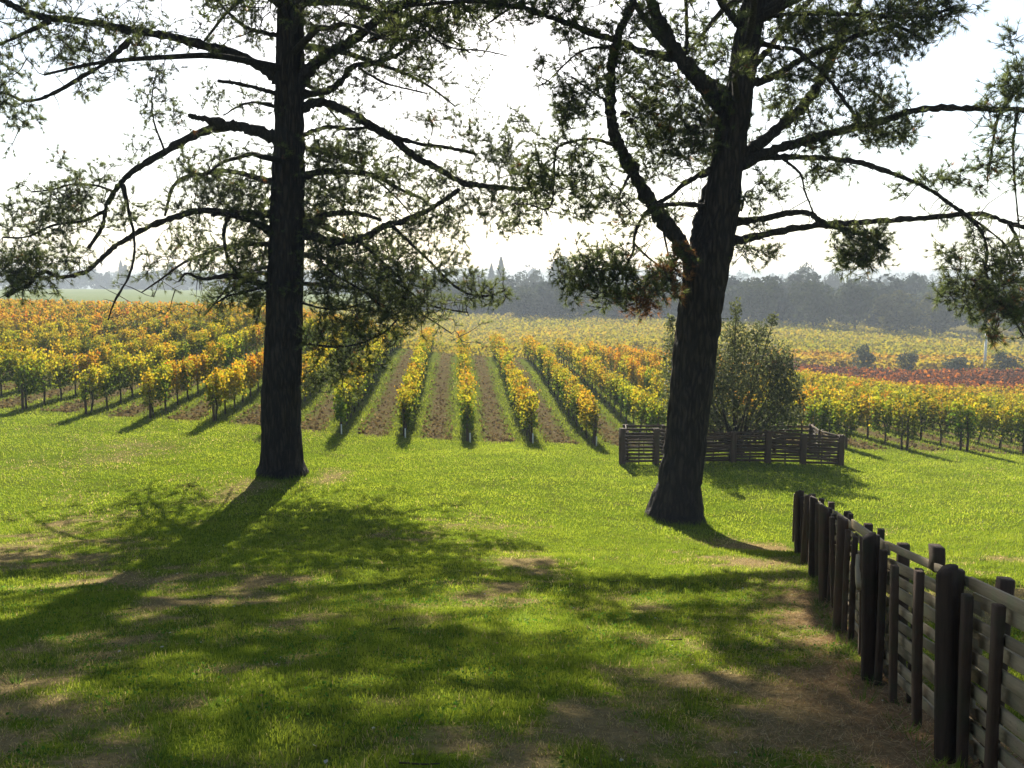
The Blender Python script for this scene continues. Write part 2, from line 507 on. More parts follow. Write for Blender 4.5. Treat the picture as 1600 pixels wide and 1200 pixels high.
c = g.mix(A_('far'), c, farc)
bp = g.n("Bump", None, Strength=.8, Distance=.05, Height=g.math('ADD', nF, nM))
p = g.n("BsdfPrincipled", None, Base_Color=c, Roughness=.95, Normal=bp.outputs[0])
p.inputs["Specular IOR Level"].default_value = .0
M['ground'] = g.surf(p)
ground = tag(add("ground", ground_me, M['ground']), "grassy hillside running down to the vineyard floor and far fields", "ground", kind="structure")

# far hazy hills closing the valley
def hill(name, Y, h, seed, x0, x1, label):
    n = 90
    xs = np.linspace(x0, x1, n)
    prof = h * (.45 + .75 * fbm2(xs * .0035 + seed, xs * 0 + seed, 4)) * np.clip(np.minimum((xs - x0), (x1 - xs)) / 250, 0, 1) ** .6
    deps = np.linspace(-1, 1, 9)
    V = []
    for d in deps:
        k = np.cos(d * math.pi / 2)
        V.append(np.stack([xs, Y + d * 180 + 0 * xs, -14 + (prof + 12) * k + (fbm2(xs * .05, xs * 0 + d * 9, 2) - .5) * 9 * k], -1))
    V = np.vstack(V)
    i = np.arange(8)[:, None] * n; k = np.arange(n - 1)[None]
    Q = np.stack([i + k, i + k + 1, i + n + k + 1, i + n + k], -1).reshape(-1, 4)
    g = G(name + "_scrub")
    nn = g.noise(g.n("NewGeometry").outputs["Position"], .05, 5, .7)
    pb = g.n("BsdfPrincipled", None, Base_Color=g.mix(nn, (.03, .04, .02), (.08, .085, .04)), Roughness=1.0)
    o = add(name, mesh_np(name, V, [Q], smooth=True), g.surf(pb))
    return tag(o, label, "hills", kind="structure")
hill("hills", 1350, 34, 3.3, -1300, 1500, "pale wooded hills at the far end of the valley")
# ------------------------------------------------------------------ pines
def trunk_mesh(name, path_px, Y0, lean=0.0, flare=.0, K=64, seed=0, step=.1):
    """path_px rows (px, py, width_px); lean = metres of depth change per metre of height"""
    P = []; R = []
    zb = at(path_px[0][0], path_px[0][1], Y0)[2]
    for px, py, w in path_px:
        h = at(px, py, Y0)[2] - zb
        Y = Y0 + lean * h
        P.append(at(px, py, Y)); R.append(w * .5 * m_per_px(Y))
    P = np.array(P); R = np.array(R)
    PR = catmull(np.hstack([P, R[:, None]]), 8)
    L = np.concatenate([[0], np.cumsum(np.linalg.norm(np.diff(PR[:, :3], axis=0), axis=1))])
    s = np.arange(0, L[-1], step)
    PR = np.stack([np.interp(s, L, PR[:, i]) for i in range(4)], -1)
    P = PR[:, :3]; R = np.maximum(PR[:, 3], .02)
    V, Q, ring, T = tube(P, R, K)
    n = len(P)
    th = np.arctan2(ring[:, :, 1], ring[:, :, 0])
    rr = R[:, None] + 0 * th
    cx, cy_ = np.cos(th), np.sin(th)
    zz = s[:, None] + 0 * th
    # plated, furrowed bark
    f1 = np.abs(vn3(cx * rr * 9 + 50 + seed, cy_ * rr * 9 + 50, zz * 1.7) - .5) * 2
    f2 = vn3(cx * rr * 22 + 50, cy_ * rr * 22 + 50 + seed, zz * 5.0)
    f3 = vn3(cx * 1.6 + 9, cy_ * 1.6 + 9, zz * .7 + seed)
    disp = (np.minimum(f1, .5) - .25) * .11 * np.clip(rr / .4, .15, 1.2) + (f2 - .5) * .035 * np.clip(rr / .4, .2, 1.2) + (f3 - .5) * .09 * rr
    fl = np.exp(-zz / .38) * flare * (.55 + .9 * vn2(th * 1.6 + 20 + seed, 0 * th + seed))
    V = P[:, None] + ring * (rr + disp + fl)[:, :, None]
    V[0, :, 2] -= .25
    return mesh_np(name, V.reshape(-1, 3), [Q], smooth=True), P, R

def pine(name, label, Y0, base_px, trunk_path, lean, forks, limbs, clusters, seed, top_specs, brown, extra_limbs, cones=()):
    r = np.random.default_rng(seed)
    base = at(base_px[0], base_px[1], Y0)
    root = empty(name, (0, 0, 0))
    root.location = base
    off = -base
    tag(root, label, "pine tree", "large pines on the lawn")
    def link(nm, me, mat):
        me.transform(__import__('mathutils').Matrix.Translation(Vector(off)))
        return add(nm, me, mat, root)
    me, TP, TR = trunk_mesh("trunk", trunk_path, Y0, lean, .11, seed=seed)
    link("trunk", me, M['bark'])
    SK = [TP[len(TP) // 6:]]; SR = [TR[len(TP) // 6:]]
    def yat(z):
        return np.interp(z, TP[:, 2], TP[:, 1])
    # traced limbs: (list of (px,py), w0, w1, dy at the tip)
    Lp = []
    for pts, w0, w1, dy, *rest in forks + limbs:
        n = len(pts)
        z0 = at(pts[0][0], pts[0][1], Y0)[2]
        ystart = rest[0] + Y0 - (30.0 if Y0 > 25 else 24.0) if rest else float(yat(z0))
        seg = np.concatenate([[0], np.cumsum(np.hypot(*np.diff(np.array(pts, float), axis=0).T))]); seg /= seg[-1]
        P = np.array([at(px, py, ystart + dy * t ** 1.15) for (px, py), t in zip(pts, seg)])
        W = np.array([w0 + (w1 - w0) * t ** .8 for t in seg]) * .40 * (P[:, 1] / F)
        W[0] *= 1.25
        PR = catmull(np.hstack([P, W[:, None]]), 8)
        PR[2:, :3] += r.normal(0, .007, (len(PR) - 2, 3)) * np.clip(PR[2:, 3:4] / .06, .4, 1.6)
        rad = PR[:, 3] * (1 + .12 * r.normal(size=len(PR)).clip(-1.5, 1.5))
        mb = MB(); mb.tube(PR[:, :3], rad, 12 if w0 > 9 else 8)
        Vq = mb.v[0]; K_ = 12 if w0 > 9 else 8; nr_ = len(PR)
        cen = np.repeat(PR[:, :3], K_, 0); dl = Vq[:nr_ * K_] - cen
        q_ = Vq[:nr_ * K_]
        mb.v[0][:nr_ * K_] = cen + dl * (1 + .38 * (vn3(q_[:, 0] * 7 + 90, q_[:, 1] * 7 + 90, q_[:, 2] * 7 + 90) - .5) + .22 * (vn3(q_[:, 0] * 21 + 90, q_[:, 1] * 21 + 90, q_[:, 2] * 21 + 90) - .5))[:, None]
        link("limb", mb.mesh("limb", True), M['limb'])
        SK.append(PR[:, :3]); SR.append(PR[:, 3]); Lp.append(PR)
    tips = []
    # limbs of the upper crown and those reaching towards or away from the camera
    for (z, az, L, w, rise, nt, spread) in top_specs:
        i = int(np.argmin(np.abs(TP[:, 2] - z)))
        p0 = TP[i]
        d = np.array((math.sin(az), math.cos(az), 0))
        n = 7; t = np.linspace(0, 1, n)
        P = p0 + d * (L * t)[:, None]
        P[:, 2] += L * (rise * t - .30 * (t ** 2)) 
        P[1:] += np.cumsum(r.normal(0, .05 * L / 5, (n - 1, 3)), 0)
        W = np.linspace(w, w * .25, n)
        PR = catmull(np.hstack([P, W[:, None]]), 3)
        mb = MB(); mb.tube(PR[:, :3], PR[:, 3], 7)
        link("limb", mb.mesh("limb", True), M['limb'])
        SK.append(PR[:, :3]); SR.append(PR[:, 3])
        for k in range(nt):
            tt = .35 + .65 * r.random() ** .7
            q = np.array([np.interp(tt, np.linspace(0, 1, len(PR)), PR[:, j]) for j in range(3)])
            tips.append(np.append(q + r.normal(0, 1, 3) * np.array((spread, spread, spread * .55)) + np.array((0, 0, .15)), 0))
    # foliage traced as clusters: (px, py, rx, ry, n) at the depth of the nearest limb
    allL = np.vstack([np.vstack([p[:, :3] for p in Lp])])
    # pixel coordinates of limb nodes
    cp, sp = math.cos(PITCH), math.sin(PITCH)
    rel = allL - np.array((0, 0, EYE))
    dep = rel[:, 1] * cp - rel[:, 2] * sp
    upc = rel[:, 1] * sp + rel[:, 2] * cp
    pxs = 800 + F * rel[:, 0] / dep; pys = 600 - F * upc / dep
    for cl in clusters:
        px, py, rx, ry, n = cl[:5]
        br = cl[5] if len(cl) > 5 else 0
        i = int(np.argmin((pxs - px) ** 2 + (pys - py) ** 2))
        yc = allL[i, 1]
        for k in range(int(n * 1.45 + .5)):
            a = r.normal(0, .5, 2)
            s = m_per_px(yc)
            q = at(px + a[0] * rx * 1.15, py + a[1] * ry * 1.15, yc + np.clip(r.normal(0, .45), -1.2, 1.2) * max(rx, ry) * s)
            tips.append(np.append(q, br))
    tips = np.array(tips)
    # grow twigs: nearest existing skeleton node, shortest reach first
    sk = np.vstack(SK); 
    d0 = np.array([np.min(((sk - t[:3]) ** 2).sum(1)) for t in tips])
    order = np.argsort(d0)
    nodes = np.zeros((len(sk) + len(tips) * 4, 3)); nodes[:len(sk)] = sk; nn = len(sk)
    mb = MB(); tuft_o = []; tuft_d = []; tuft_b = []
    # short dead twigs and snags along the limbs
    for PR in Lp:
        for k in range(int(4 + len(PR) * .22)):
            i = r.integers(2, len(PR)); p_ = PR[i, :3]; ax = unit(PR[i, :3] - PR[i - 1, :3])
            dd = r.normal(0, 1, 3); dd = unit(dd - ax * (dd @ ax) * .8 + np.array((0, 0, -.15))); l = r.uniform(.12, .6) * (1.6 if r.random() < .15 else 1)
            q1 = p_ + dd * l * .5 + r.normal(0, .03, 3); q2 = p_ + dd * l + r.normal(0, .08, 3)
            V_, Q_, _, _ = tube(np.array([p_, q1, q2]), np.array([.014, .010, .005]), 3); mb.put(V_, Q_)
    rad_tw = .011
    for i in order:
        t = tips[i, :3]
        dv = nodes[:nn] - t
        d2 = (dv * dv).sum(1)
        j = int(np.argmin(d2)); a = nodes[j].copy()
        D = math.sqrt(d2[j])
        if D > 3.4: continue
        n = 3
        u = np.linspace(0, 1, n + 1)[:, None]
        P = a + (t - a) * u
        sag = np.array((0, 0, 1.0)) * D * r.uniform(-.16, .22)
        side = r.normal(0, .07 * D, 3)
        P += (sag + side) * (u * (1 - u) * 2)
        P[1:] += r.normal(0, .02, (n, 3))
        r0 = .009 + .011 * min(D, 2.5)
        V_, Q_, _, _ = tube(P, np.linspace(r0, .008, n + 1), 3); mb.put(V_, Q_)
        nodes[nn:nn + n] = P[1:]; nn += n
        e = unit(P[-1] - P[-2])
        e = unit(e + np.array((0, 0, .35)) + r.normal(0, .25, 3))
        for f in (1.0, .72):
            if f < 1 and D < .12: continue
            q = P[-1] * f + P[-3] * (1 - f) if D < 1.2 else P[-1] - unit(P[-1] - P[-2]) * (1 - f) * .45
            tuft_o.append(q); tuft_d.append(unit(e + r.normal(0, .2, 3))); tuft_b.append(tips[i, 3])
        # side shoot
        for s_ in range(2):
            sd = unit(e + r.normal(0, .75, 3)); l = r.uniform(.12, .34)
            q = P[-2] + (P[-1] - P[-2]) * r.random()
            q2 = q + sd * l
            V_, Q_, _, _ = tube(np.array([q, q2]), np.array([.008, .006]), 3); mb.put(V_, Q_)
            for f in ((.62, 1.0) if s_ == 0 else (1.0,)):
                tuft_o.append(q + sd * l * f); tuft_d.append(unit(sd + np.array((0, 0, .3)))); tuft_b.append(tips[i, 3])
    link("twigs", mb.mesh("twigs"), M['twig'])
    O = np.array(tuft_o); D = np.array(tuft_d); Bn = np.array(tuft_b)
    # foliage of the upper crown: fewer, broader needle sprays
    ztop = at(0, -40, Y0)[2]
    up = O[:, 2] > ztop
    Ou, Du = np.repeat(O[up], 7, 0), np.repeat(D[up], 7, 0)
    O, D, Bn = O[~up], D[~up], Bn[~up]
    nb = 20
    T = len(O)
    O = np.repeat(O, nb, 0); D = np.repeat(D, nb, 0); Bn = np.repeat(Bn, nb)
    rnd = r.normal(0, 1, (T * nb, 3))
    perp = unit(rnd - D * (rnd * D).sum(1)[:, None])
    ang = r.uniform(.12, 1.05, T * nb)[:, None]
    dn = D * np.cos(ang) + perp * np.sin(ang)
    ln = r.uniform(.11, .20, T * nb)[:, None]
    wv = unit(np.cross(dn, r.normal(0, 1, (T * nb, 3)))) * r.uniform(.0037, .0068, T * nb)[:, None]
    V = np.stack([O - wv, O + wv, O + dn * ln + np.array((0, 0, -.012))], 1).reshape(-1, 3)
    Tn = np.arange(T * nb * 3).reshape(-1, 3)
    tone = np.repeat(r.random(T), nb)[:, None]
    colr = (1 - tone) * np.array((.035, .050, .020)) + tone * np.array((.080, .092, .034))
    dead = (np.repeat(r.random(T), nb) < np.where(Bn > 0, Bn, brown))[:, None]
    colr = np.where(dead, np.array((.13, .062, .028)) * (.6 + .8 * tone), colr)
    nu = len(Ou)
    rnd = unit(r.normal(0, 1, (nu, 3)) + Du * .9)
    wv = unit(np.cross(rnd, r.normal(0, 1, (nu, 3)))) * r.uniform(.018, .034, nu)[:, None]
    Vu = np.stack([Ou - wv, Ou + wv, Ou + rnd * r.uniform(.14, .26, nu)[:, None]], 1).reshape(-1, 3)
    cu = np.repeat(np.array((.035, .050, .020)) + r.random((nu, 1)) * np.array((.045, .042, .014)), 3, 0)
    Tn = np.vstack([Tn, np.arange(nu * 3).reshape(-1, 3) + len(V)])
    V = np.vstack([V, Vu]); colr = np.vstack([np.repeat(colr, 3, 0), cu])
    link("crown", mesh_np("crown", V, [Tn], colr), M['needle'])
    # cones
    for (px, py, w) in cones:
        i = int(np.argmin((pxs - px) ** 2 + (pys - py) ** 2))
        c0 = at(px, py, allL[i, 1] - .15); rr = w * .5 * m_per_px(c0[1])
        n, K = 7, 9
        Vc = []
        for a in range(n + 1):
            f = a / n; rad = rr * math.sin(math.pi * (f * .92 + .06)) ** .7
            for k in range(K):
                th = 2 * math.pi * (k + .5 * (a % 2)) / K
                q = rad * (1 + .22 * ((a + k) % 2))
                Vc.append(c0 + np.array((q * math.cos(th), q * math.sin(th), rr * 1.5 * (.5 - f))))
        i_ = np.arange(n)[:, None] * K; k_ = np.arange(K)[None]
        Qc = np.stack([i_ + k_, i_ + K + k_, i_ + K + (k_ + 1) % K, i_ + (k_ + 1) % K], -1).reshape(-1, 4)
        link("cone", mesh_np("cone", Vc, [Qc]), M['twig'])
    return root

# ---- left pine (trunk base 441,742 at 30 m)
L_trunk = [(441, 744, 76), (441, 725, 66), (440, 690, 62), (440, 600, 58), (444, 500, 54), (447, 400, 51), (449, 330, 49), (452, 200, 45), (454, 100, 41), (455, 0, 38), (457, -120, 33), (460, -240, 25), (462, -340, 14), (463, -420, 4)]
L_limbs = [
 ([(436,125),(408,104),(367,85),(317,71),(267,58),(208,48),(142,35),(83,29),(46,21),(25,12),(4,0),(-40,-15)], 20, 11, -3.0),
 ([(204,62),(167,96),(133,117),(83,146),(42,158),(8,146),(-20,150)], 10, 5, -1.2, 28.2),
 ([(79,33),(42,50),(0,69),(-30,80)], 8, 5, -.8, 27.6),
 ([(438,148),(408,140),(375,131),(340,127)], 10, 6, -.6),
 ([(436,168),(400,160),(375,165),(350,180)], 8, 3, .8),
 ([(436,219),(400,204),(371,198),(342,200),(292,217),(250,242),(208,267),(188,288),(167,321),(160,354),(138,388)], 24, 6, -2.2),
 ([(350,193),(317,185),(294,181)], 15, 10, .2, 29.2),
 ([(192,288),(200,325),(210,375),(204,425),(179,471),(169,500)], 8, 3, -.8, 28.4),
 ([(165,330),(130,345),(83,352),(42,370),(4,371)], 7, 3, -.8, 28.2),
 ([(178,300),(150,290),(112,288),(83,296),(50,300)], 5, 3, -.9, 28.3),
 ([(258,238),(240,188),(238,146),(246,108)], 4, 2, .3, 28.8),
 ([(432,287),(392,275),(354,267),(317,271),(283,279),(267,300),(258,337)], 12, 5, 1.2),
 ([(430,335),(375,333),(317,329),(271,340),(225,358),(183,383),(154,408),(133,425),(96,433),(67,425),(42,446),(8,462)], 14, 7, -2.8),
 ([(430,365),(392,346),(354,335),(330,335)], 16, 8, -.8),
 ([(358,336),(350,360),(351,380),(356,405),(371,429)], 8, 5, .6, 29.3),
 ([(428,450),(388,438),(358,431),(317,436),(292,427),(279,440)], 15, 4, -1.0),
 ([(412,448),(375,458),(358,462),(335,475)], 6, 3, -.6),
 ([(440,56),(417,52),(388,44),(362,25),(342,4),(320,-20)], 9, 4, 1.0),
 ([(443,10),(420,-4),(380,-30),(330,-60)], 14, 7, -1.5),
 ([(466,128),(492,100),(525,79),(558,58),(588,33),(617,12),(658,-2),(700,-20),(760,-40)], 26, 10, -1.5),
 ([(468,148),(512,142),(538,121),(550,104),(588,98),(625,83),(650,62),(671,50),(700,35)], 16, 5, .8),
 ([(575,66),(625,42),(667,21),(692,8),(730,-6)], 8, 4, .4, 29.3),
 ([(650,25),(667,50),(692,69),(717,77),(754,79),(796,88)], 5, 2, -.5, 29.4),
 ([(560,106),(600,129),(633,138),(667,146)], 5, 3, -.4, 30.2),
 ([(468,170),(496,160),(521,165),(550,179),(583,198),(617,219),(650,246),(683,262),(717,283),(754,290),(796,294),(829,294),(834,282)], 19, 9, -1.8),
 ([(612,214),(658,225),(700,231),(742,240)], 9, 6, .8, 29.0),
 ([(468,214),(492,204),(517,198),(550,202),(578,198)], 9, 6, -.7),
 ([(468,277),(508,267),(550,269),(588,275),(625,296),(660,310)], 14, 6, 1.2),
 ([(466,360),(492,342),(525,333),(567,335),(596,344)], 14, 7, .8),
 ([(468,362),(508,375),(538,377),(567,371),(600,354),(633,344),(667,329),(696,312),(717,296)], 20, 8, -1.4),
 ([(560,376),(592,404),(620,430),(640,455)], 7, 3, -.5, 29.4),
 ([(612,352),(650,388),(675,412),(700,438),(729,458),(762,462),(788,454)], 6, 4, -.6, 29.0),
 ([(490,368),(498,395),(505,412),(529,433),(567,454),(596,479)], 6, 3, -.8, 29.9),
 ([(596,408),(608,433),(633,450),(667,475),(708,485),(730,488)], 5, 3, -.4, 29.2),
 ([(465,470),(500,481),(538,483),(575,471),(610,480)], 5, 3, -.6),
 ([(465,536),(494,539),(525,542),(562,537),(600,519),(622,498)], 6, 3, -1.0),
]
L_cl = [(60,25,55,35,34),(110,65,50,32,40),(20,110,28,40,18),(15,165,28,34,24),(40,190,25,18,10),(130,95,40,20,14),(240,125,26,45,18),(255,175,34,28,22),(215,60,34,26,24),(170,40,40,22,22),(140,143,12,9,5),
 (330,145,24,22,10),(390,155,38,22,12),(385,20,45,28,22),(340,0,34,22,14),(400,62,28,26,12),(130,290,44,34,40),(92,312,44,28,34),(60,350,54,28,40),(115,345,45,24,26),(25,322,30,30,14),(25,415,44,40,70),(72,410,44,34,50),
 (110,400,30,24,16),(40,445,40,18,24),(200,332,34,28,22),(212,235,24,24,9),(100,250,12,24,5),(330,268,44,26,36),(372,292,46,36,52),(335,308,60,26,44),(298,272,26,20,14),(392,322,36,34,40),(305,375,34,36,26),(390,378,36,44,44),(376,418,36,28,30),
 (400,462,30,30,26),(350,472,34,22,12),(285,330,34,20,14),(260,385,30,20,8),(230,415,30,20,6),(320,415,24,18,10),
 (520,85,52,34,44),(600,58,62,34,56),(650,38,62,34,60),(705,45,54,34,44),(745,18,60,26,40),(620,98,52,26,36),(660,112,44,26,24),(505,128,28,18,10),(560,148,46,34,22),(510,50,36,34,18),(482,45,24,34,10),
 (530,222,54,34,46),(502,242,36,28,30),(562,250,60,34,48),(612,272,50,24,26),(520,300,54,34,46),(490,322,28,36,22),(562,310,48,34,32),(672,186,32,9,16),(732,216,36,28,20),(772,226,36,34,28),(740,262,52,26,28),(800,250,36,34,26),
 (790,312,44,26,26),(832,300,36,34,26),(702,302,52,26,24),(732,332,52,26,24),(800,345,26,22,12),(655,240,28,26,10),(642,352,44,34,28),(692,352,44,34,24),(600,402,62,34,50),(560,420,54,34,46),(640,432,62,34,46),(522,402,36,34,30),(502,442,36,36,30),
 (582,470,62,34,56),(660,470,46,34,36),(722,442,44,26,20),(762,460,34,20,26),(700,402,36,34,18),(620,492,36,34,30),(542,502,54,34,52),(502,532,30,38,36),(522,582,36,28,34),(560,562,36,34,36),(602,522,34,28,22),(490,600,18,18,12),(500,360,30,30,20),(470,420,10,30,4)]
def tops(z0, z1, n, Lmax, seed, nt, w0, spread=.55, power=1.0):
    r = np.random.default_rng(seed); out = []
    for i in range(n):
        f = i / max(1, n - 1)
        z = z0 + (z1 - z0) * f
        out.append((z, i * 2.4 + r.uniform(-.4, .4), Lmax * (1 - f) ** power * r.uniform(.7, 1.1) + .8, w0 * (1 - .7 * f), r.uniform(.15, .5), nt, spread))
    return out
zL = lambda py, Y: at(0, py, 27.5 if Y > 25 else 22.5)[2]
topL = tops(zL(-20, 30), zL(-400, 30), 24, 8.0, 5, 56, .11, .85)
def depth_limbs(za, zb, n, L, seed, nt, w):
    r = np.random.default_rng(seed); out = []
    for i in range(n):
        f = (i + .5) / n
        az = (0 if i % 3 == 2 else math.pi) + r.uniform(-.95, .95)
        out.append((za + (zb - za) * f, az, L * r.uniform(.75, 1.1), w, r.uniform(.1, .4), nt, .75))
    return out
topL += depth_limbs(zL(120, 30), zL(-220, 30), 16, 7.2, 51, 60, .11)
def shade_limbs(za, zb, n, L, seed, nt, w, a0, a1):
    r = np.random.default_rng(seed)
    return [(za + (zb - za) * (i + .5) / n, a0 + (a1 - a0) * ((i * .618) % 1), L * r.uniform(.8, 1.15), w, r.uniform(.15, .4), nt, .95) for i in range(n)]
topL += shade_limbs(zL(-45, 30), zL(-260, 30), 14, 8.4, 61, 75, .11, 1.9, 4.3)
# limbs towards / away from the camera, inside the frame
topL += [(zL(420 - 24 * i, 30), -.55 + .95 * ((i * .618) % 1), 7.2 + .5 * (i % 3), .08, .12, 60, .7) for i in range(9)]
topL += [(zL(400, 30), .5, 5.6, .08, .02, 40, .6), (zL(420, 30), 6.0, 5.6, .08, .0, 40, .6), (zL(430, 30), -.7, 6.0, .08, .05, 40, .6), (zL(440, 30), 1.0, 5.2, .07, .0, 36, .6), (zL(380, 30), -1.1, 6.2, .08, .05, 40, .6), (zL(250, 30), 3.3, 4.6, .10, .12, 26, .5), (zL(60, 30), 2.9, 5.5, .11, .2, 28, .55), (zL(330, 30), .3, 4.0, .09, .1, 24, .5), (zL(120, 30), .1, 5.0, .1, .2, 28, .5), (zL(0, 30), 3.5, 6.2, .11, .15, 36, .6), (zL(-60, 30), 2.5, 6.4, .11, .2, 36, .6), (zL(-10, 30), 4.4, 7.0, .11, .2, 36, .6), (zL(-90, 30), 4.0, 6.6, .11, .2, 36, .6)]
L_cl = [(a, b, c, d, int(n * ((1.4 if a > 430 else 1.1) if 270 < a < 720 and 215 < b < 520 else 1))) for a, b, c, d, n in L_cl]
pine("pine_tree", "tall straight pine at left with a single upright trunk and drooping limbs", 27.5, (441, 744), L_trunk, 0.0, [], L_limbs, L_cl, 11, topL, .008, [])

# ---- right pine (trunk base 1053,810 at 24 m)
R_trunk = [(1053, 812, 88), (1056, 790, 78), (1062, 750, 66), (1073, 680, 63), (1081, 600, 64), (1094, 480, 66), (1106, 410, 66), (1124, 350, 54), (1137, 250, 50), (1148, 180, 46), (1157, 125, 41), (1170, 50, 40), (1177, 10, 36), (1184, -60, 30), (1192, -180, 24), (1198, -300, 16), (1202, -420, 4)]
R_forks = [
 ([(1092,415),(1067,388),(1050,362),(1025,329),(1000,288),(975,242),(958,208),(954,175),(954,125),(960,83),(967,54),(979,25),(985,12),(998,-20),(1015,-60),(1030,-120)], 36, 9, -1.6),
 ([(1084,408),(1087,372),(1096,335),(1107,300),(1122,270),(1140,235)], 24, 24, .9),
 ([(1142,165),(1110,138),(1075,105),(1050,72),(1036,45),(1021,12),(1012,-20),(1000,-70),(990,-130)], 36, 14, -1.0),
 ([(1140,190),(1105,150),(1075,112),(1050,79),(1017,42),(988,0),(960,-40)], 20, 10, .8),
]
R_limbs = [
 ([(1052,90),(1000,79),(967,65),(921,50),(883,35),(842,21),(817,12),(800,10),(750,2),(700,4),(640,8)], 15, 6, -2.0),
 ([(956,73),(925,75),(900,85),(875,108),(850,131),(833,135)], 5, 2, -.6, 23.0),
 ([(958,226),(925,217),(896,221),(873,229),(867,246),(865,283),(862,317),(850,327),(825,319),(800,319)], 6, 3, -.8, 22.9),
 ([(952,160),(929,146),(892,119)], 6, 3, -.5, 22.8),
 ([(1100,321),(1062,319),(1033,321),(1020,322)], 9, 9, -.6),
 ([(1118,262),(1075,283),(1050,304),(1029,317)], 12, 8, -.4),
 ([(1020,322),(1004,340),(992,367),(988,396),(967,429),(946,450)], 8, 4, -.9, 23.3),
 ([(990,380),(1010,400),(1035,420),(1050,440)], 5, 3, -.4, 23.0),
 ([(970,425),(990,440),(1005,450),(1012,470)], 4, 2, -.3, 22.6),
 ([(986,270),(975,290),(968,310),(985,330)], 6, 3, -.3, 23.2),
 ([(1035,345),(1040,378),(1047,408),(1058,425)], 5, 3, -.3, 23.5),
 ([(1066,95),(1073,67),(1073,33),(1071,0),(1068,-30)], 9, 6, .3, 24.0),
 ([(1160,45),(1138,20),(1125,0),(1110,-40)], 15, 10, -.6),
 ([(1178,30),(1192,12),(1215,-15),(1240,-50)], 18, 12, .6),
 ([(1182,30),(1225,23),(1275,21),(1333,23),(1392,25),(1446,25),(1490,12)], 10, 6, -1.0),
 ([(1172,110),(1196,83),(1221,50),(1238,25),(1267,0),(1295,-30)], 12, 9, .8),
 ([(1168,134),(1212,117),(1246,96),(1279,81),(1312,69),(1333,58),(1367,48),(1400,42),(1429,54),(1450,69)], 17, 5, -.6),
 ([(1175,62),(1208,73),(1242,77),(1262,94),(1288,115),(1308,142),(1329,171),(1346,192)], 10, 6, -1.6),
 ([(1155,250),(1192,221),(1225,192),(1254,167),(1275,138),(1288,112),(1304,79),(1317,46),(1333,17),(1342,0),(1352,-40)], 26, 12, 1.5),
 ([(1152,262),(1200,238),(1242,225),(1283,212),(1333,200),(1383,188),(1417,175),(1458,169),(1517,169),(1571,171),(1610,172),(1670,178)], 22, 8, -1.4),
 ([(1190,243),(1246,246),(1296,248),(1342,254),(1383,267),(1425,283),(1458,300),(1488,321),(1512,338),(1533,362),(1542,392),(1538,421),(1520,450)], 13, 5, -2.0),
 ([(1222,247),(1250,271),(1258,300),(1271,333)], 5, 3, -.5, 23.6),
 ([(1140,348),(1192,342),(1233,333),(1262,333),(1283,346),(1317,358),(1350,367),(1388,392)], 15, 8, -.6),
 ([(1138,380),(1192,367),(1238,358),(1279,352),(1333,348),(1392,344),(1450,340),(1500,335),(1538,335),(1571,346),(1605,356),(1660,372)], 15, 8, -1.2),
 ([(1510,336),(1542,358),(1571,383),(1583,412)], 5, 3, -.4, 22.8),
 ([(1620,120),(1600,130),(1575,158),(1558,188),(1550,233),(1542,283)], 8, 4, -.3, 22.8),
 ([(1590,172),(1586,200),(1583,225),(1585,275),(1590,333),(1592,350)], 6, 3, -.3, 22.7),
 ([(1538,415),(1545,440),(1552,464),(1571,483),(1587,504),(1602,530)], 5, 3, -.4, 22.2),
 ([(1575,346),(1590,375),(1600,410),(1610,450)], 6, 3, -.4, 22.9),
 ([(1158,330),(1166,300),(1180,300)], 4, 2, -.4),
]
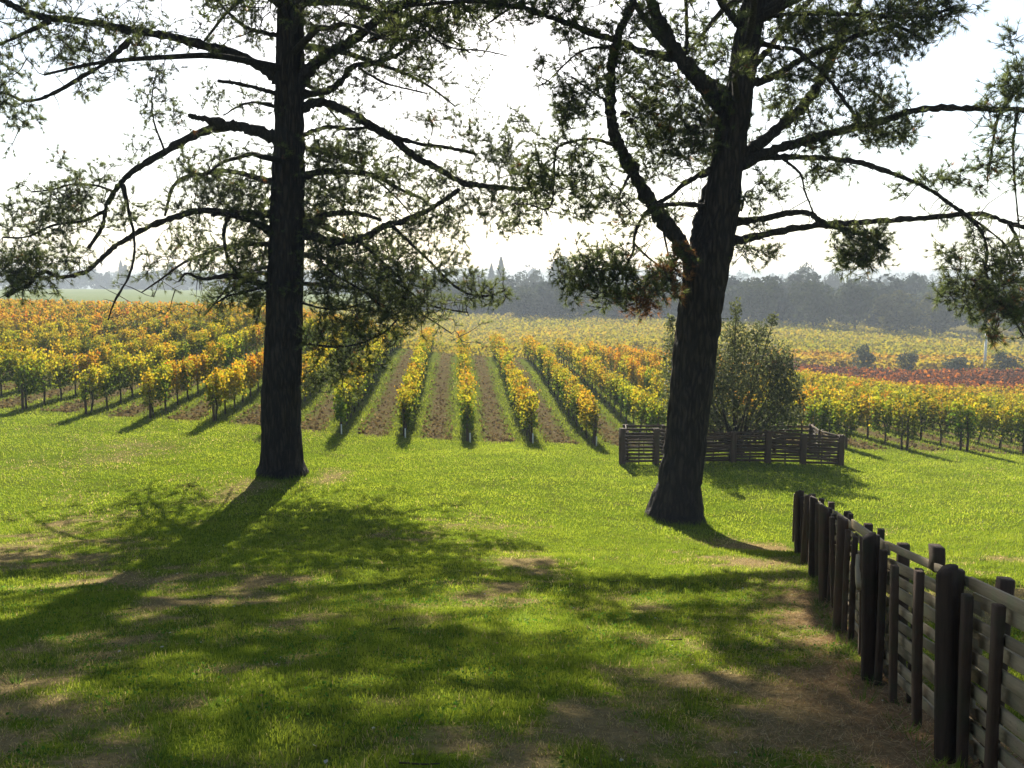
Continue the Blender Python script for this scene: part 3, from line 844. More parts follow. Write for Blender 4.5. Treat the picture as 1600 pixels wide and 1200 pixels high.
R_cl = [(905,40,50,26,26),(850,18,44,18,24),(790,6,46,14,30),(930,85,30,26,12),(870,120,24,22,8),(880,185,22,34,14),(900,150,28,26,18),(905,175,28,22,26),(930,125,26,30,22),(1000,135,36,44,34),(975,110,24,30,12),(1030,120,36,30,26),(1045,160,44,32,32),(1010,180,34,30,28),
 (1060,205,52,28,30),(1045,230,56,26,36),(1000,225,38,26,18),(1080,235,42,28,28),(1110,200,40,44,44,.06),(1140,195,34,40,30,.08),(1120,245,34,26,22,.05),(1085,165,34,34,22),(1030,195,30,26,18),(905,240,44,26,26),(850,262,36,36,24),(895,285,48,26,30),(840,300,34,28,18),(920,300,40,22,20),
 (905,325,36,18,14),(1010,270,36,24,18),(960,320,36,22,18),(985,345,34,18,16),(1060,340,30,18,8),(820,345,30,18,10),(835,225,22,22,6),(810,180,22,20,4),(845,100,18,16,4),(1085,80,22,34,12),(1105,75,16,22,10),(1060,40,20,30,10),(990,30,26,30,22),(960,70,20,30,12),
 (912,420,38,26,34),(903,442,30,24,20),(950,405,38,26,26),(940,440,40,28,30),(985,430,36,26,30),(1000,455,36,22,20,.25),(1030,425,28,24,18,.25),(1045,440,20,26,26,.5),(1050,410,16,20,14,.3),(1003,480,14,12,14,.9),(975,465,30,16,12),(940,465,24,14,8),
 (1210,100,26,24,14),(1250,55,36,28,34),(1280,40,40,28,44),(1330,45,44,28,48),(1390,30,46,26,42),(1440,28,46,28,46),(1480,10,34,24,24),(1430,60,38,24,26),(1395,65,28,20,18),(1350,85,40,20,22),(1300,70,30,22,18),(1290,100,30,18,14),(1320,130,40,22,22),(1370,140,36,16,16),(1390,170,30,18,22),
 (1350,180,34,18,16),(1360,205,36,20,30),(1395,210,36,16,22),(1425,200,14,20,8),(1270,190,40,20,20),(1230,180,26,18,16),(1280,225,36,14,20),(1300,262,32,16,18),(1270,275,20,16,8),(1190,280,20,18,6),(1200,305,24,16,12),(1165,315,16,12,8),(1180,360,20,14,6),(1200,395,20,12,8),(1165,395,24,12,10),
 (1240,130,30,20,18),(1215,150,26,16,12),(1260,110,24,14,10),(1335,398,30,20,36),(1362,384,26,22,34),(1350,410,24,15,16),(1320,360,24,12,16),(1375,372,14,10,10),(1410,295,12,10,5),(1445,285,12,12,7),(1470,282,30,10,12),(1500,275,10,10,3),(1465,340,24,8,5),
 (1580,60,12,16,6),(1575,140,28,20,26),(1560,175,24,16,14),(1590,110,16,14,10),(1555,220,18,20,10),(1545,260,20,16,12),(1590,260,14,24,8),(1570,250,14,18,6),(1530,290,14,10,4),(1490,400,24,14,10),(1500,440,28,20,20),(1545,410,32,26,20),(1580,400,30,30,24),(1560,450,36,28,30,.06),(1590,450,30,32,26,.06),(1530,470,30,20,26),(1570,490,30,22,30,.10),(1595,500,18,22,16,.12),(1480,470,20,14,8),(1525,365,16,20,8),(1550,520,16,12,10,.25)]
topR = tops(zL(-30, 24), zL(-410, 24), 20, 6.0, 9, 50, .10, .8)
topR += shade_limbs(zL(-50, 24), zL(-280, 24), 9, 8.6, 62, 70, .10, 4.5, 5.6)
topR += depth_limbs(zL(90, 24), zL(-240, 24), 8, 6.2, 52, 44, .10)
topR += [(zL(160, 24), 3.4, 4.2, .09, .2, 24, .45), (zL(40, 24), 2.7, 5.0, .1, .2, 26, .5), (zL(220, 24), .2, 4.0, .09, .2, 22, .45), (zL(-30, 24), 3.9, 5.6, .1, .2, 34, .55), (zL(-60, 24), 2.2, 6.0, .1, .2, 34, .55), (zL(-20, 24), 1.7, 6.5, .1, .2, 34, .55), (zL(-90, 24), 3.1, 5.6, .1, .2, 34, .55)]
pine("pine_tree", "leaning pine at right whose trunk forks above a fenced pen", 22.5, (1053, 812), R_trunk, 0.0, R_forks, R_limbs, R_cl, 23, topR, .01, [],
     cones=[(977, 179, 15), (985, 188, 11), (1083, 201, 17), (1075, 207, 12), (1090, 208, 10), (1416, 86, 8), (1250, 108, 8), (1330, 92, 7), (938, 104, 8)])
# ------------------------------------------------------------------ near slat fence
FL = np.concatenate([[0], np.cumsum(np.hypot(*np.diff(FENCE, axis=0).T))])
def fence_pt(s):
    x = np.interp(s, FL, FENCE[:, 0]); y = np.interp(s, FL, FENCE[:, 1]); return np.array((x, y))
def fence_dir(s):
    d = fence_pt(s + .15) - fence_pt(s - .15); return d / np.linalg.norm(d)

def log_mesh(name, r0, h, seed):
    r = np.random.default_rng(seed)
    K = 18; zs = [-.25, 0, h * .33, h * .66, h - .012, h]
    V = []
    for i, z in enumerate(zs):
        rr = r0 * (1 + r.normal(0, .015)) * (.9 if i == len(zs) - 1 else 1)
        th = np.linspace(0, 2 * np.pi, K, endpoint=False)
        rad = rr * (1 + .10 * np.cos(4 * th + seed) + .05 * np.sin(7 * th + 2 * seed) + .03 * np.sin(3 * th))
        V.append(np.stack([z + (.022 * np.cos(th + seed) + r.normal(0, .005, K) if i >= len(zs) - 2 else 0 * th), rad * np.cos(th), rad * np.sin(th)], -1))
    V = np.vstack(V); n = len(zs)
    i = np.arange(n - 1)[:, None] * K; k = np.arange(K)[None]
    Q = np.stack([i + k, i + (k + 1) % K, i + K + (k + 1) % K, i + K + k], -1).reshape(-1, 4)
    cap = np.array([[(n - 1) * K + j for j in range(K)]])
    return mesh_np(name, V, [Q, cap])
# logs and posts are modelled along local X so that the wood grain runs along them
UPR = (0, -math.pi / 2, 0)

def place_upright(o, root, x, y, z, yaw, lean=(0, 0)):
    o.parent = root
    from mathutils import Matrix, Euler
    m = Matrix.Rotation(yaw, 4, 'Z') @ Matrix.Rotation(lean[0], 4, 'X') @ Matrix.Rotation(lean[1] - math.pi / 2, 4, 'Y')
    m.translation = Vector((x, y, z)) - root.location
    o.matrix_local = m

def board_mesh(name, L, H, D, seed, sub=4, warp=.006):
    V, Q, caps = board(L, H, D, seed, sub, warp)
    return mesh_np(name, V, [Q, caps])

def upright_board(L, H, D, seed):
    V, Q, caps = board(L, H, D, seed, 4, .004)
    V[:, 0] += L / 2 - .2
    return mesh_np("post", V, [Q, caps])

logs = [log_mesh("round_post", .055, 1.11 + .012 * i, 3 + i) for i in range(3)]
battens = [upright_board(1.25 + .03 * (i % 3), .068, .05, 20 + i) for i in range(5)]
backs = [upright_board(1.28, .09, .08, 40 + i) for i in range(3)]

def slat_between(root, p, q, H, D, seed, mat, name="slat"):
    """board from world point p to q"""
    from mathutils import Matrix
    p = Vector(p); q = Vector(q); d = q - p
    me = board_mesh(name, d.length, H, D, seed, 4, .0025)
    o = add(name, me, mat, root)
    ex = d.normalized(); ez0 = Vector((0, 0, 1)); ey = ez0.cross(ex).normalized(); ez = ex.cross(ey)
    m = Matrix((ex, ey, ez)).transposed().to_4x4()
    m.translation = (p + q) / 2 - root.location
    o.matrix_local = m
    return o

r = np.random.default_rng(99)
s0 = FL[1]                               # first big round post at 5.3 m
fence_root = empty("slat_fence", (FENCE[1][0], FENCE[1][1], gz(*FENCE[1])))
tag(fence_root, "weathered wooden slat fence running downhill along the right of the lawn", "fence")
def fz(s):
    x, y = fence_pt(s); return gz(x, y)
bays = []
s = s0 - 1.95 * 1
while s < FL[-1] - .5:
    bays.append(s); s += 1.95
bays[-1] = FL[-1]
cnt = 0
for bi, s in enumerate(bays):
    x, y = fence_pt(s); d = fence_dir(s); nrm = np.array((-d[1], d[0]))     # towards the lawn (left)
    yaw = math.atan2(d[1], d[0])
    z = fz(s)
    if bi != len(bays) - 1:
        o = add("round_post", logs[bi % 3], M['post']); place_upright(o, fence_root, *(np.array((x, y)) + nrm * .125), z, yaw + bi, (r.normal(0, .015), r.normal(0, .015)))
        o = add("back_post", backs[bi % 3], M['post']); place_upright(o, fence_root, *(np.array((x, y)) - nrm * .10 - d * .03), z, yaw, (r.normal(0, .02), r.normal(0, .02)))
        o = add("batten", battens[bi % 5], M['post']); place_upright(o, fence_root, *(np.array((x, y)) + nrm * .075 + d * .105), z + .0, yaw, (r.normal(0, .01), r.normal(0, .015)))
        o = add("batten", battens[(bi + 2) % 5], M['post']); place_upright(o, fence_root, *(np.array((x, y)) + nrm * .075 - d * .105), z - .03, yaw, (r.normal(0, .01), r.normal(0, .015)))
    else:
        o = add("end_post", battens[0], M['post']); place_upright(o, fence_root, *(np.array((x, y)) + nrm * .06), z, yaw)
        o = add("end_post", backs[0], M['post']); place_upright(o, fence_root, *(np.array((x, y)) - nrm * .09), z + .02, yaw)
    if bi == len(bays) - 1: break
    s2 = bays[bi + 1]
    for k, f in enumerate((.40, .72)):
        sm = s + (s2 - s) * (f + r.normal(0, .012))
        xm, ym = fence_pt(sm); dm = fence_dir(sm); nm = np.array((-dm[1], dm[0])); ya = math.atan2(dm[1], dm[0]); zm = fz(sm)
        o = add("batten", battens[(bi * 2 + k) % 5], M['post']); place_upright(o, fence_root, *(np.array((xm, ym)) + nm * .062), zm - .06 + r.normal(0, .03), ya, (r.normal(0, .02), r.normal(0, .03)))
        if k == (bi % 2):
            o = add("back_batten", battens[(bi * 3 + k + 1) % 5], M['post']); place_upright(o, fence_root, *(np.array((xm, ym)) - nm * .062), zm - .02 + r.normal(0, .05), ya, (r.normal(0, .02), r.normal(0, .02)))
    ns = 10
    for j in range(ns):
        hj = .10 + j * (.93 / (ns - 1)) + r.normal(0, .008)
        offn = (.016 if j % 2 else -.014) + r.normal(0, .003)
        a = fence_pt(s - .06) + nrm * offn; b = fence_pt(s2 + .06) + nrm * offn
        za = fz(s) + hj + r.normal(0, .016); zb = fz(s2) + hj + r.normal(0, .016)
        slat_between(fence_root, (*a, za), (*b, zb), .072 + r.normal(0, .006), .022, 500 + cnt, M['slat']); cnt += 1
# the loose short board nailed across the broken batten, and the two odd stubs standing above the rail
sm = bays[2] + 1.95 * .38
xm, ym = fence_pt(sm); dm = fence_dir(sm); nm = np.array((-dm[1], dm[0]))
zc = fz(sm)
o = slat_between(fence_root, (*(np.array((xm, ym)) + nm * .12 - dm * .10), zc + .62), (*(np.array((xm, ym)) + nm * .10 + dm * .16), zc + .80), .085, .04, 77, M['slat'], "loose_board")
o["label"] = "short pale board hanging loose across the battens"
sm = bays[1] + 1.95 * .40
xm, ym = fence_pt(sm); dm = fence_dir(sm); nm = np.array((-dm[1], dm[0])); zc = fz(sm)
o = add("stub_block", board_mesh("stub_block", .16, .13, .07, 5, 2), M['post']); place_upright(o, fence_root, *(np.array((xm, ym)) - nm * .02), zc + 1.12, math.atan2(dm[1], dm[0]))

# ------------------------------------------------------------------ far pen round the evergreen shrub
pen = empty("pen_fence", (*at(1145, 720, 32)[:2], gz(*at(1145, 720, 32)[:2])))
tag(pen, "low dark slatted pen fence around the evergreen shrub behind the leaning pine", "fence")
PF = [(972, 31.2, 1.20), (1025, 31.4, 1.22), (1085, 31.6, 1.06), (1145, 31.8, 1.04), (1200, 32.0, 1.08), (1255, 32.1, 1.04), (1314, 32.2, 1.04)]
def pen_line(pts, hs, cnt0, wide, ns=10):
    r2 = np.random.default_rng(cnt0)
    for i, (x, y) in enumerate(pts):
        z = gz(x, y); h = hs[i]
        for sgn in (-1, 1):
            me = upright_board(h + .2, .19 if wide else .10, .06, cnt0 + i * 2 + sgn)
            o = add("post", me, M['post'])
            j = min(i, len(pts) - 2); d = np.array(pts[j + 1]) - np.array(pts[j]); d = d / np.linalg.norm(d); nn_ = np.array((-d[1], d[0]))
            yaw = math.atan2(d[1], d[0])
            q = np.array((x, y)) + nn_ * .06 * sgn
            from mathutils import Matrix
            m = Matrix.Rotation(yaw + math.pi / 2, 4, 'Z') @ Matrix.Rotation(-math.pi / 2 + r2.normal(0, .015), 4, 'Y') @ Matrix.Rotation(math.pi / 2, 4, 'X')
            o.parent = pen
            # board: X up, width (H) along fence, thickness across
            ex = Vector((0, 0, 1)); ez = Vector((d[0], d[1], 0)); ey = ez.cross(ex)
            mm = Matrix((ex, ey, ez)).transposed().to_4x4(); mm.translation = Vector((*q, z)) - pen.location
            o.matrix_local = mm
    k = 0
    for (a, b), (ha, hb) in zip(zip(pts[:-1], pts[1:]), zip(hs[:-1], hs[1:])):
        za, zb = gz(*a), gz(*b)
        for j in range(ns):
            f = .09 + .86 * j / (ns - 1)
            d = np.array(b) - np.array(a); nn_ = np.array((-d[1], d[0])) / np.linalg.norm(d) * (.012 if j % 2 else -.012)
            slat_between(pen, (*(np.array(a) + nn_), za + ha * f + r2.normal(0, .012)), (*(np.array(b) + nn_), zb + hb * f + r2.normal(0, .012)), .075, .022, cnt0 * 7 + k, M['post'], "slat"); k += 1
        mid = (np.array(a) + np.array(b)) / 2
        me = upright_board(1.1, .06, .04, cnt0 + 900 + k); o = add("batten", me, M['post'])
        place_upright(o, pen, mid[0], mid[1] + .05, gz(*mid) - .02, math.pi / 2)
front = [tuple(at(px, 700, Y)[:2]) for px, Y, h in PF]
pen_line(front, [h for _, _, h in PF], 3000, True)
bl = (front[0][0] + .5, 34.6); br_ = (11.15, 35.4)
pen_line([front[-1], (10.95, 33.7), br_], [1.04, 1.05, 1.1], 3200, False, 8)
pen_line([front[0], ((front[0][0] + bl[0]) / 2 , 32.2), bl], [1.16, 1.05, 1.05], 3300, False, 7)
nb_ = 5
pen_line([tuple(np.array(bl) + (np.array(br_) - np.array(bl)) * i / nb_) for i in range(nb_ + 1)], [1.05] * (nb_ + 1), 3400, False, 7)

# ------------------------------------------------------------------ leafy crowns
def leaf_quads(C, size, r, up=.3, asp=.55, normals=None, face=None):
    """small pointed leaves (two triangles each folded on the midrib) at C (N,3)"""
    n = len(C)
    d = unit(r.normal(0, 1, (n, 3)) + np.array((0, 0, up)))
    if normals is not None: d = unit(d + normals)
    s = unit(np.cross(d, r.normal(0, 1, (n, 3))))
    if face is not None:
        nf_ = unit(face + r.normal(0, .45, (n, 3))); d = unit(np.cross(nf_, r.normal(0, 1, (n, 3)))); s = np.cross(d, nf_)
    l = size * r.uniform(.65, 1.35, n)[:, None]
    nn_ = np.cross(d, s)
    a = C - d * l * .5; b = C + d * l * .5
    m1 = C + s * l * asp * .5 + nn_ * l * .12 - d * l * .05; m2 = C - s * l * asp * .5 + nn_ * l * .12 - d * l * .05
    V = np.stack([a, m1, b, m2], 1).reshape(-1, 3)
    i = np.arange(n)[:, None] * 4
    T = np.concatenate([i + np.array([[0, 1, 2]]), i + np.array([[0, 2, 3]])], 0)
    return V, T

# ---- evergreen shrub / small oak in the pen
def shrub():
    r = np.random.default_rng(5)
    Yc = 34.0
    bx, by = at(1150, 700, Yc)[:2]; bz = gz(bx, by)
    root = empty("evergreen_shrub", (bx, by, bz))
    tag(root, "rounded grey-green evergreen shrub growing inside the slatted pen", "shrub")
    mb = MB()
    lobes = []
    for px, py, rx, ry, dy in [(1150, 484, 10, 20, 0), (1145, 522, 24, 26, .2), (1216, 562, 30, 28, .2), (1062, 572, 30, 38, -.3), (1228, 625, 30, 34, -.4), (1185, 520, 22, 20, -.2), (1208, 500, 9, 12, -.2), (1170, 545, 46, 34, 0), (1205, 575, 36, 34, .3), (1130, 570, 46, 40, -.4), (1085, 560, 40, 40, .5), (1050, 540, 16, 24, .2), (1048, 505, 10, 14, .2),
                               (1055, 590, 24, 36, .3), (1170, 610, 60, 36, -.6), (1215, 620, 30, 34, .3), (1110, 620, 56, 40, .6), (1060, 630, 26, 36, -.2), (1150, 650, 60, 30, .2), (1200, 655, 36, 26, -.5), (1236, 605, 22, 26, 0), (1238, 648, 22, 20, .2), (1222, 575, 24, 26, -.3), (1100, 655, 50, 26, .2), (1170, 580, 50, 40, 1.2), (1120, 600, 50, 40, -1.2)]:
        c = at(px, py, Yc + dy); s = m_per_px(Yc)
        lobes.append((c, rx * s, ry * s))
    base = np.array((bx, by, bz))
    for i, (c, a, b) in enumerate(lobes):
        p1 = base + np.array((r.normal(0, .15), r.normal(0, .15), .3)); m = (p1 * .5 + c * .5) + np.array((0, 0, -.25)) + r.normal(0, .1, 3)
        mb.tube(catmull([base - (0, 0, .2), p1, m, c], 3), np.linspace(.07, .012, 10), 6)
    me = mb.mesh("stems", True); me.transform(__import__('mathutils').Matrix.Translation(-Vector(base)))
    add("stems", me, M['twig'], root)
    Cs = []; N = []
    for c, a, b in lobes:
        n = int(270 * (a * b) / .25) + 50
        u = unit(r.normal(0, 1, (n, 3))); rad = r.random(n)[:, None] ** .4 * (1 + .35 * r.normal(0, 1, (n, 1)).clip(-1, 1.2) * .5)
        q = c + u * rad * np.array((a, (a + b) * .5, b)); Cs.append(q); N.append(u)
    Cs = np.vstack(Cs); N = np.vstack(N)
    V, T = leaf_quads(Cs, .125, r, .4, .5, N * .5)
    t = r.random(len(Cs))[:, None]
    col = (1 - t) * np.array((.036, .046, .020)) + t * np.array((.11, .12, .058))
    me = mesh_np("crown", V - base, [T], np.repeat(col, 4, 0))
    add("crown", me, M['shrubleaf'], root)
shrub()

# ------------------------------------------------------------------ grapevines
def pal(t, r):
    """0 green .. 1 deep red"""
    stops = np.array([0, .24, .45, .68, .88, 1.0])
    cols = np.array([(.055, .105, .014), (.14, .19, .018), (.40, .33, .025), (.55, .29, .025), (.50, .14, .022), (.105, .042, .029)])
    t = np.clip(t, 0, 1)
    return np.stack([np.interp(t, stops, cols[:, i]) for i in range(3)], -1)

def vine_leaf_cloud(n, L, ripe, r, h0=.72, h1=1.82, w=.36, end=False):
    u = r.uniform(-L / 2, L / 2, n)
    # canes: leaves gathered on ~ a dozen hanging shoots
    k = max(6, int(L * 9)); cx = r.uniform(-L / 2, L / 2, k); ctop = r.uniform(h1 - .32, h1 + .1, k); cy_ = r.normal(0, .08, k); cw = r.normal(0, .15, k)
    j = r.integers(0, k, n)
    f = r.random(n) ** .85
    z = h0 + (ctop[j] - h0) * f + r.normal(0, .05, n)
    x = cx[j] + r.normal(0, .10, n)
    y = cy_[j] + cw[j] * (.35 + .65 * np.abs(f - .35)) + r.normal(0, .085, n)
    low = r.random(n) < .12
    z = np.where(low, h0 - r.random(n) * .22, z)
    C_ = np.stack([x, y, z], -1)
    t = ripe + (z - 1.25) * .24 + r.normal(0, .075, n) + (r.random(k)[j] - .5) * .26
    return C_, t

def vine_variant(ripe, seed, nl=820):
    r = np.random.default_rng(seed)
    L = 1.75
    C_, t = vine_leaf_cloud(nl, L, ripe, r)
    V, T = leaf_quads(C_, .10, r, -.75, .85)
    crown = mesh_np("foliage", V, [T], np.repeat(pal(t, r), 4, 0))
    mb = MB()
    P = np.array([(0, 0, -.1), (.02, .01, .2), (-.02, .02, .5), (0, 0, .82)]) + np.vstack([[0, 0, 0], r.normal(0, .025, (3, 3))])
    P = catmull(P, 3); mb.tube(P, np.linspace(.042, .03, len(P)) * r.uniform(.85, 1.15), 7)
    for s in (-1, 1):
        Q_ = np.array([P[-1], P[-1] + (s * .3, 0, .06), P[-1] + (s * .8, r.normal(0, .02), .05)]); mb.tube(catmull(Q_, 3), np.linspace(.026, .014, 7), 5)
    for k in range(9):
        x = r.uniform(-.8, .8); q = np.array((x, 0, .87)); e = q + np.array((r.normal(0, .12), r.normal(0, .15), r.uniform(.5, .95)))
        mb.tube(np.array([q, (q + e) / 2 + r.normal(0, .03, 3), e]), np.array([.008, .006, .003]), 3)
    trunk = mb.mesh("trunk", True)
    return crown, trunk

VV = []
for i, rp in enumerate([.12, .18, .25, .32, .38, .42, .48, .52, .58, .62, .68, .50]):
    VV.append((rp, *vine_variant(rp, 300 + i)))
stake_me = None
mb = MB(); mb.tube(np.array([(.05, .02, -.1), (.05, .02, 1.75)]), np.array([.014, .012]), 5); stake_me = mb.mesh("stake")

ORD = ["first", "second", "third", "fourth", "fifth", "sixth", "seventh", "eighth", "ninth", "tenth", "eleventh", "twelfth", "thirteenth", "fourteenth", "fifteenth", "sixteenth", "seventeenth", "eighteenth", "nineteenth", "twentieth",
       "twenty-first", "twenty-second", "twenty-third", "twenty-fourth", "twenty-fifth", "twenty-sixth", "twenty-seventh", "twenty-eighth", "twenty-ninth", "thirtieth"]
ang_row = math.atan2(ROW_D[1], ROW_D[0])
vines = []      # (k, j, x, y)
SPV = 1.62
r = np.random.default_rng(31)
for k in range(-34, 24):
    x36 = ROW_X0 + ROW_S * k
    yf = float(row_front(x36)) + .5 + r.normal(0, .15)
    j = 0
    while True:
        y = yf + j * SPV
        x = x36 - .057 * (y - 36.5)
        if y > float(row_end(x)) + 1 or j > 60: break
        lim = .533 * y + 2.5
        if abs(x) < lim: vines.append((k, j, x, y))
        elif abs(x) < lim + 6: vines.append((k, j, x, y))
        j += 1
inview = lambda v: abs(v[2]) < .533 * v[3] + .6
def hidden(v):
    # straight behind the shrub, a trunk or the frame edge
    px = 800 + F * v[2] / v[3]
    return (408 < px < 470) or (1062 < px < 1205 and v[1] > 1)
cand = sorted([i for i, v in enumerate(vines) if inview(v) and not hidden(v)], key=lambda i: vines[i][3] + vines[i][1] * .35)
chosen = set(cand[:300])
def ripeness(x, y, j):
    return .385 + (fbm2(np.array([x * .10]), np.array([y * .16 + 3]), 3)[0] - .5) * .42 - (.10 if j == 0 else .06 if j == 1 else 0) + .02 * sstep(-5, -20, x)
VZ = ground_z(np.array([v[2] for v in vines]), np.array([v[3] for v in vines]))
mass_C = []; mass_t = []; mass_trunks = MB()
rowname = lambda k: "the straight row" if k == 0 else ("the %s row %s of the straight row" % (ORD[abs(k) - 1], "left" if k < 0 else "right"))
for i, (k, j, x, y) in enumerate(vines):
    rp = ripeness(x, y, j) + r.normal(0, .05)
    z = VZ[i]
    if i in chosen:
        vi = int(np.argmin([abs(a[0] - rp) + r.random() * .12 for a in VV]))
        root = empty("grapevine", (x, y, z))
        sc_ = r.uniform(.92, 1.1)
        root.scale = (1, 1, sc_)
        root.rotation_euler = (0, 0, ang_row + (math.pi if r.random() < .5 else 0))
        tag(root, "%s vine from the lawn in %s" % (ORD[j], rowname(k)), "grapevine", "grapevines in the autumn rows")
        add("trunk", VV[vi][2], M['vinewood'], root)
        add("foliage", VV[vi][1], M['vineleaf'], root)
        add("stake", stake_me, M['metal'], root)
    else:
        dist = y
        n = int(np.clip(400 * (45 / dist) ** 1.2, 110, 360))
        C_, t = vine_leaf_cloud(n, 1.75, rp, r)
        ca, sa = math.cos(ang_row), math.sin(ang_row)
        X = C_[:, 0] * ca - C_[:, 1] * sa + x; Y_ = C_[:, 0] * sa + C_[:, 1] * ca + y
        mass_C.append((np.stack([X, Y_, C_[:, 2] + z], -1), .122 * math.sqrt(330 / n)))
        mass_t.append(t)
        mass_trunks.tube(np.array([(x, y, z - .1), (x + r.normal(0, .03), y, z + .45), (x, y, z + .95)]), np.array([.045, .035, .035]), 4)
Vs = []; Ts = []; nv = 0; cs = []
for (C_, s_), t in zip(mass_C, mass_t):
    V, T = leaf_quads(C_, s_, r, -.7, .85)
    Vs.append(V); Ts.append(T + nv); nv += len(V); cs.append(np.repeat(pal(t, r), 4, 0))
o = add("vine_rows", mesh_np("vine_rows", np.vstack(Vs), [np.vstack(Ts)], np.vstack(cs)), M['vineleaf'])
tag(o, "orange and yellow vine rows farther back in the near vineyard block", "vines", kind="stuff")
add("vine_trunks", mass_trunks.mesh("vine_trunks"), M['vinewood'], o)["kind"] = "stuff"

# row-end stakes and posts
for k in range(-8, 9):
    x36 = ROW_X0 + ROW_S * k
    yf = float(row_front(x36))
    x = x36 - .057 * (yf - 36.5)
    z = gz(x, yf)
    if k % 1 == 0 and abs(x) < 20:
        mb = MB(); mb.tube(np.array([(0, 0, -.2), (r.normal(0, .02), 0, .6), (r.normal(0, .03), .04, 1.35 + r.normal(0, .08))]), np.array([.05, .048, .045]), 8)
        o = add("end_post", mb.mesh("end_post", True), M['post']); o.location = (x, yf + .12, z)
        tag(o, "dark wooden end post of %s" % rowname(k), "post", "end posts of the vine rows")
    if k in (-3, -2, -1, 0, 1, 2, 3):
        mb = MB(); mb.tube(np.array([(0, 0, -.1), (.0, 0, .38)]), np.array([.028, .026]), 8)
        o = add("marker_stake", mb.mesh("marker_stake"), M['white']); o.location = (x + .06 + (.04 if k == 0 else 0), yf - .10, z)
        tag(o, "white marker stake at the foot of %s" % rowname(k), "stake", "white marker stakes")

# ------------------------------------------------------------------ far vineyards
def far_block(name, label, poly, spacing, h, size, tlo, thi, seed, per_m=2.6, ang=.22):
    """poly in (px, Y) space -> rows of vine foliage over the ground between two depths"""
    r = np.random.default_rng(seed)
    Y0, Y1 = poly['Y']; n = poly['n']
    Y = np.exp(r.uniform(math.log(Y0), math.log(Y1), n))
    px = r.uniform(poly['px'][0], poly['px'][1], n)
    x = (px - 800) / F * Y
    ca, sa = math.cos(ang), math.sin(ang)
    v = -x * sa + Y * ca; u = x * ca + Y * sa
    v = np.round(v / spacing) * spacing + r.normal(0, .22, n)
    x = u * ca - v * sa; Y = u * sa + v * ca
    ok = (Y > row_end(x) + 2.5)
    if 'clip' in poly: ok &= poly['clip'](x, Y)
    x, Y = x[ok], Y[ok]
    z = ground_z(x, Y)
    hh = .45 + (h - .45) * r.random(len(x)) ** .7
    t = tlo + (thi - tlo) * fbm2(x * .05, Y * .05 + seed, 3) + r.normal(0, .06, len(x))
    V, T = leaf_quads(np.stack([x, Y, z + hh], -1), size, r, .2, .8)
    o = add(name, mesh_np(name, V, [T], np.repeat(pal(t, r), 4, 0)), M['farvine'])
    return tag(o, label, "vineyard", kind="stuff")
redline = lambda x, Y: Y > 0
far_block("yellow_vineyard", "broad yellow vineyard block below the far woods", {'Y': (98, 226), 'n': 84000, 'px': (380, 1720), 'clip': lambda x, Y: ~((x > 8 + .12 * (Y - 90)) & (Y < 121)) & (Y < 226 - np.clip(x - 30, 0, 200) * .28)}, 2.4, 1.7, .46, .37, .51, 1)
far_block("red_vineyard", "deep red vineyard strip in front of the olive bushes", {'Y': (79, 106), 'n': 17000, 'px': (1180, 1760), 'clip': lambda x, Y: (x > 22) & (Y < 104 + 0 * x) & (Y > 80)}, 2.2, 1.25, .40, .88, 1.12, 2)
far_block("russet_vineyard", "russet and yellow vineyard strip behind the olive bushes", {'Y': (109, 124), 'n': 9000, 'px': (1200, 1760), 'clip': lambda x, Y: (x > 24)}, 2.2, 1.5, .5, .38, .80, 3)

# ------------------------------------------------------------------ far trees
def tree_crown(r, H, W, n, kind, size):
    """leaf clump centres of a broadleaf or conifer crown, base at z=0"""
    if kind == 'conifer':
        f = r.random(n) ** .75
        z = H * (.08 + .92 * f); rad = W * .5 * (1 - f) ** .85 * (.55 + .45 * ((z * 1.7) % 1)) + .12
        th = r.uniform(0, 2 * np.pi, n); q = np.sqrt(r.random(n) * .7 + .3)
        C_ = np.stack([rad * q * np.cos(th), rad * q * np.sin(th), z], -1)
        N_ = np.stack([np.cos(th), np.sin(th), 0 * th - .2], -1)
    else:
        k = 15
        lc = unit(r.normal(0, 1, (k, 3))) * r.uniform(.35, .75, (k, 1)) * np.array((W * .5, W * .5, H * .40)) + np.array((0, 0, H * .55))
        lr = r.uniform(.22, .42, k) * W * .55
        j = r.integers(0, k, n); u = unit(r.normal(0, 1, (n, 3)) + np.array((0, 0, .25)))
        C_ = lc[j] + u * lr[j][:, None] * (.75 + .3 * r.random((n, 1)))
        C_[:, 2] = np.maximum(C_[:, 2], H * .06 + r.random(n) * H * .1)
        N_ = u
    return C_, N_

def tree_parts(seed, H, W, kind, size, n, c0, c1):
    r = np.random.default_rng(seed)
    C_, N_ = tree_crown(r, H, W, n, kind, size)
    V, T = leaf_quads(C_, size, r, .2, .8, None, None if size < .4 else N_)
    t = r.random(len(C_))[:, None] * .6 + .2
    col = (1 - t) * np.array(c0) + t * np.array(c1)
    crown = mesh_np("crown", V, [T], np.repeat(col, 4, 0))
    mb = MB()
    mb.tube(catmull([(0, 0, -.8), (.1, 0, H * .25), (0, .1, H * .5), (0, 0, H * (.93 if kind == 'conifer' else .72))], 3), np.linspace(.35, .06, 10) * H / 12, 7)
    if kind != 'conifer':
        for a in range(5):
            th = a * 1.3 + r.random(); p = np.array((0, 0, H * r.uniform(.2, .4))); e = p + np.array((math.cos(th) * W * .32, math.sin(th) * W * .32, H * .28))
            mb.tube(catmull([p, (p + e) / 2 + (0, 0, -.2), e], 3), np.linspace(.16, .04, 7) * H / 12, 5)
    return crown, mb.mesh("trunk", True)

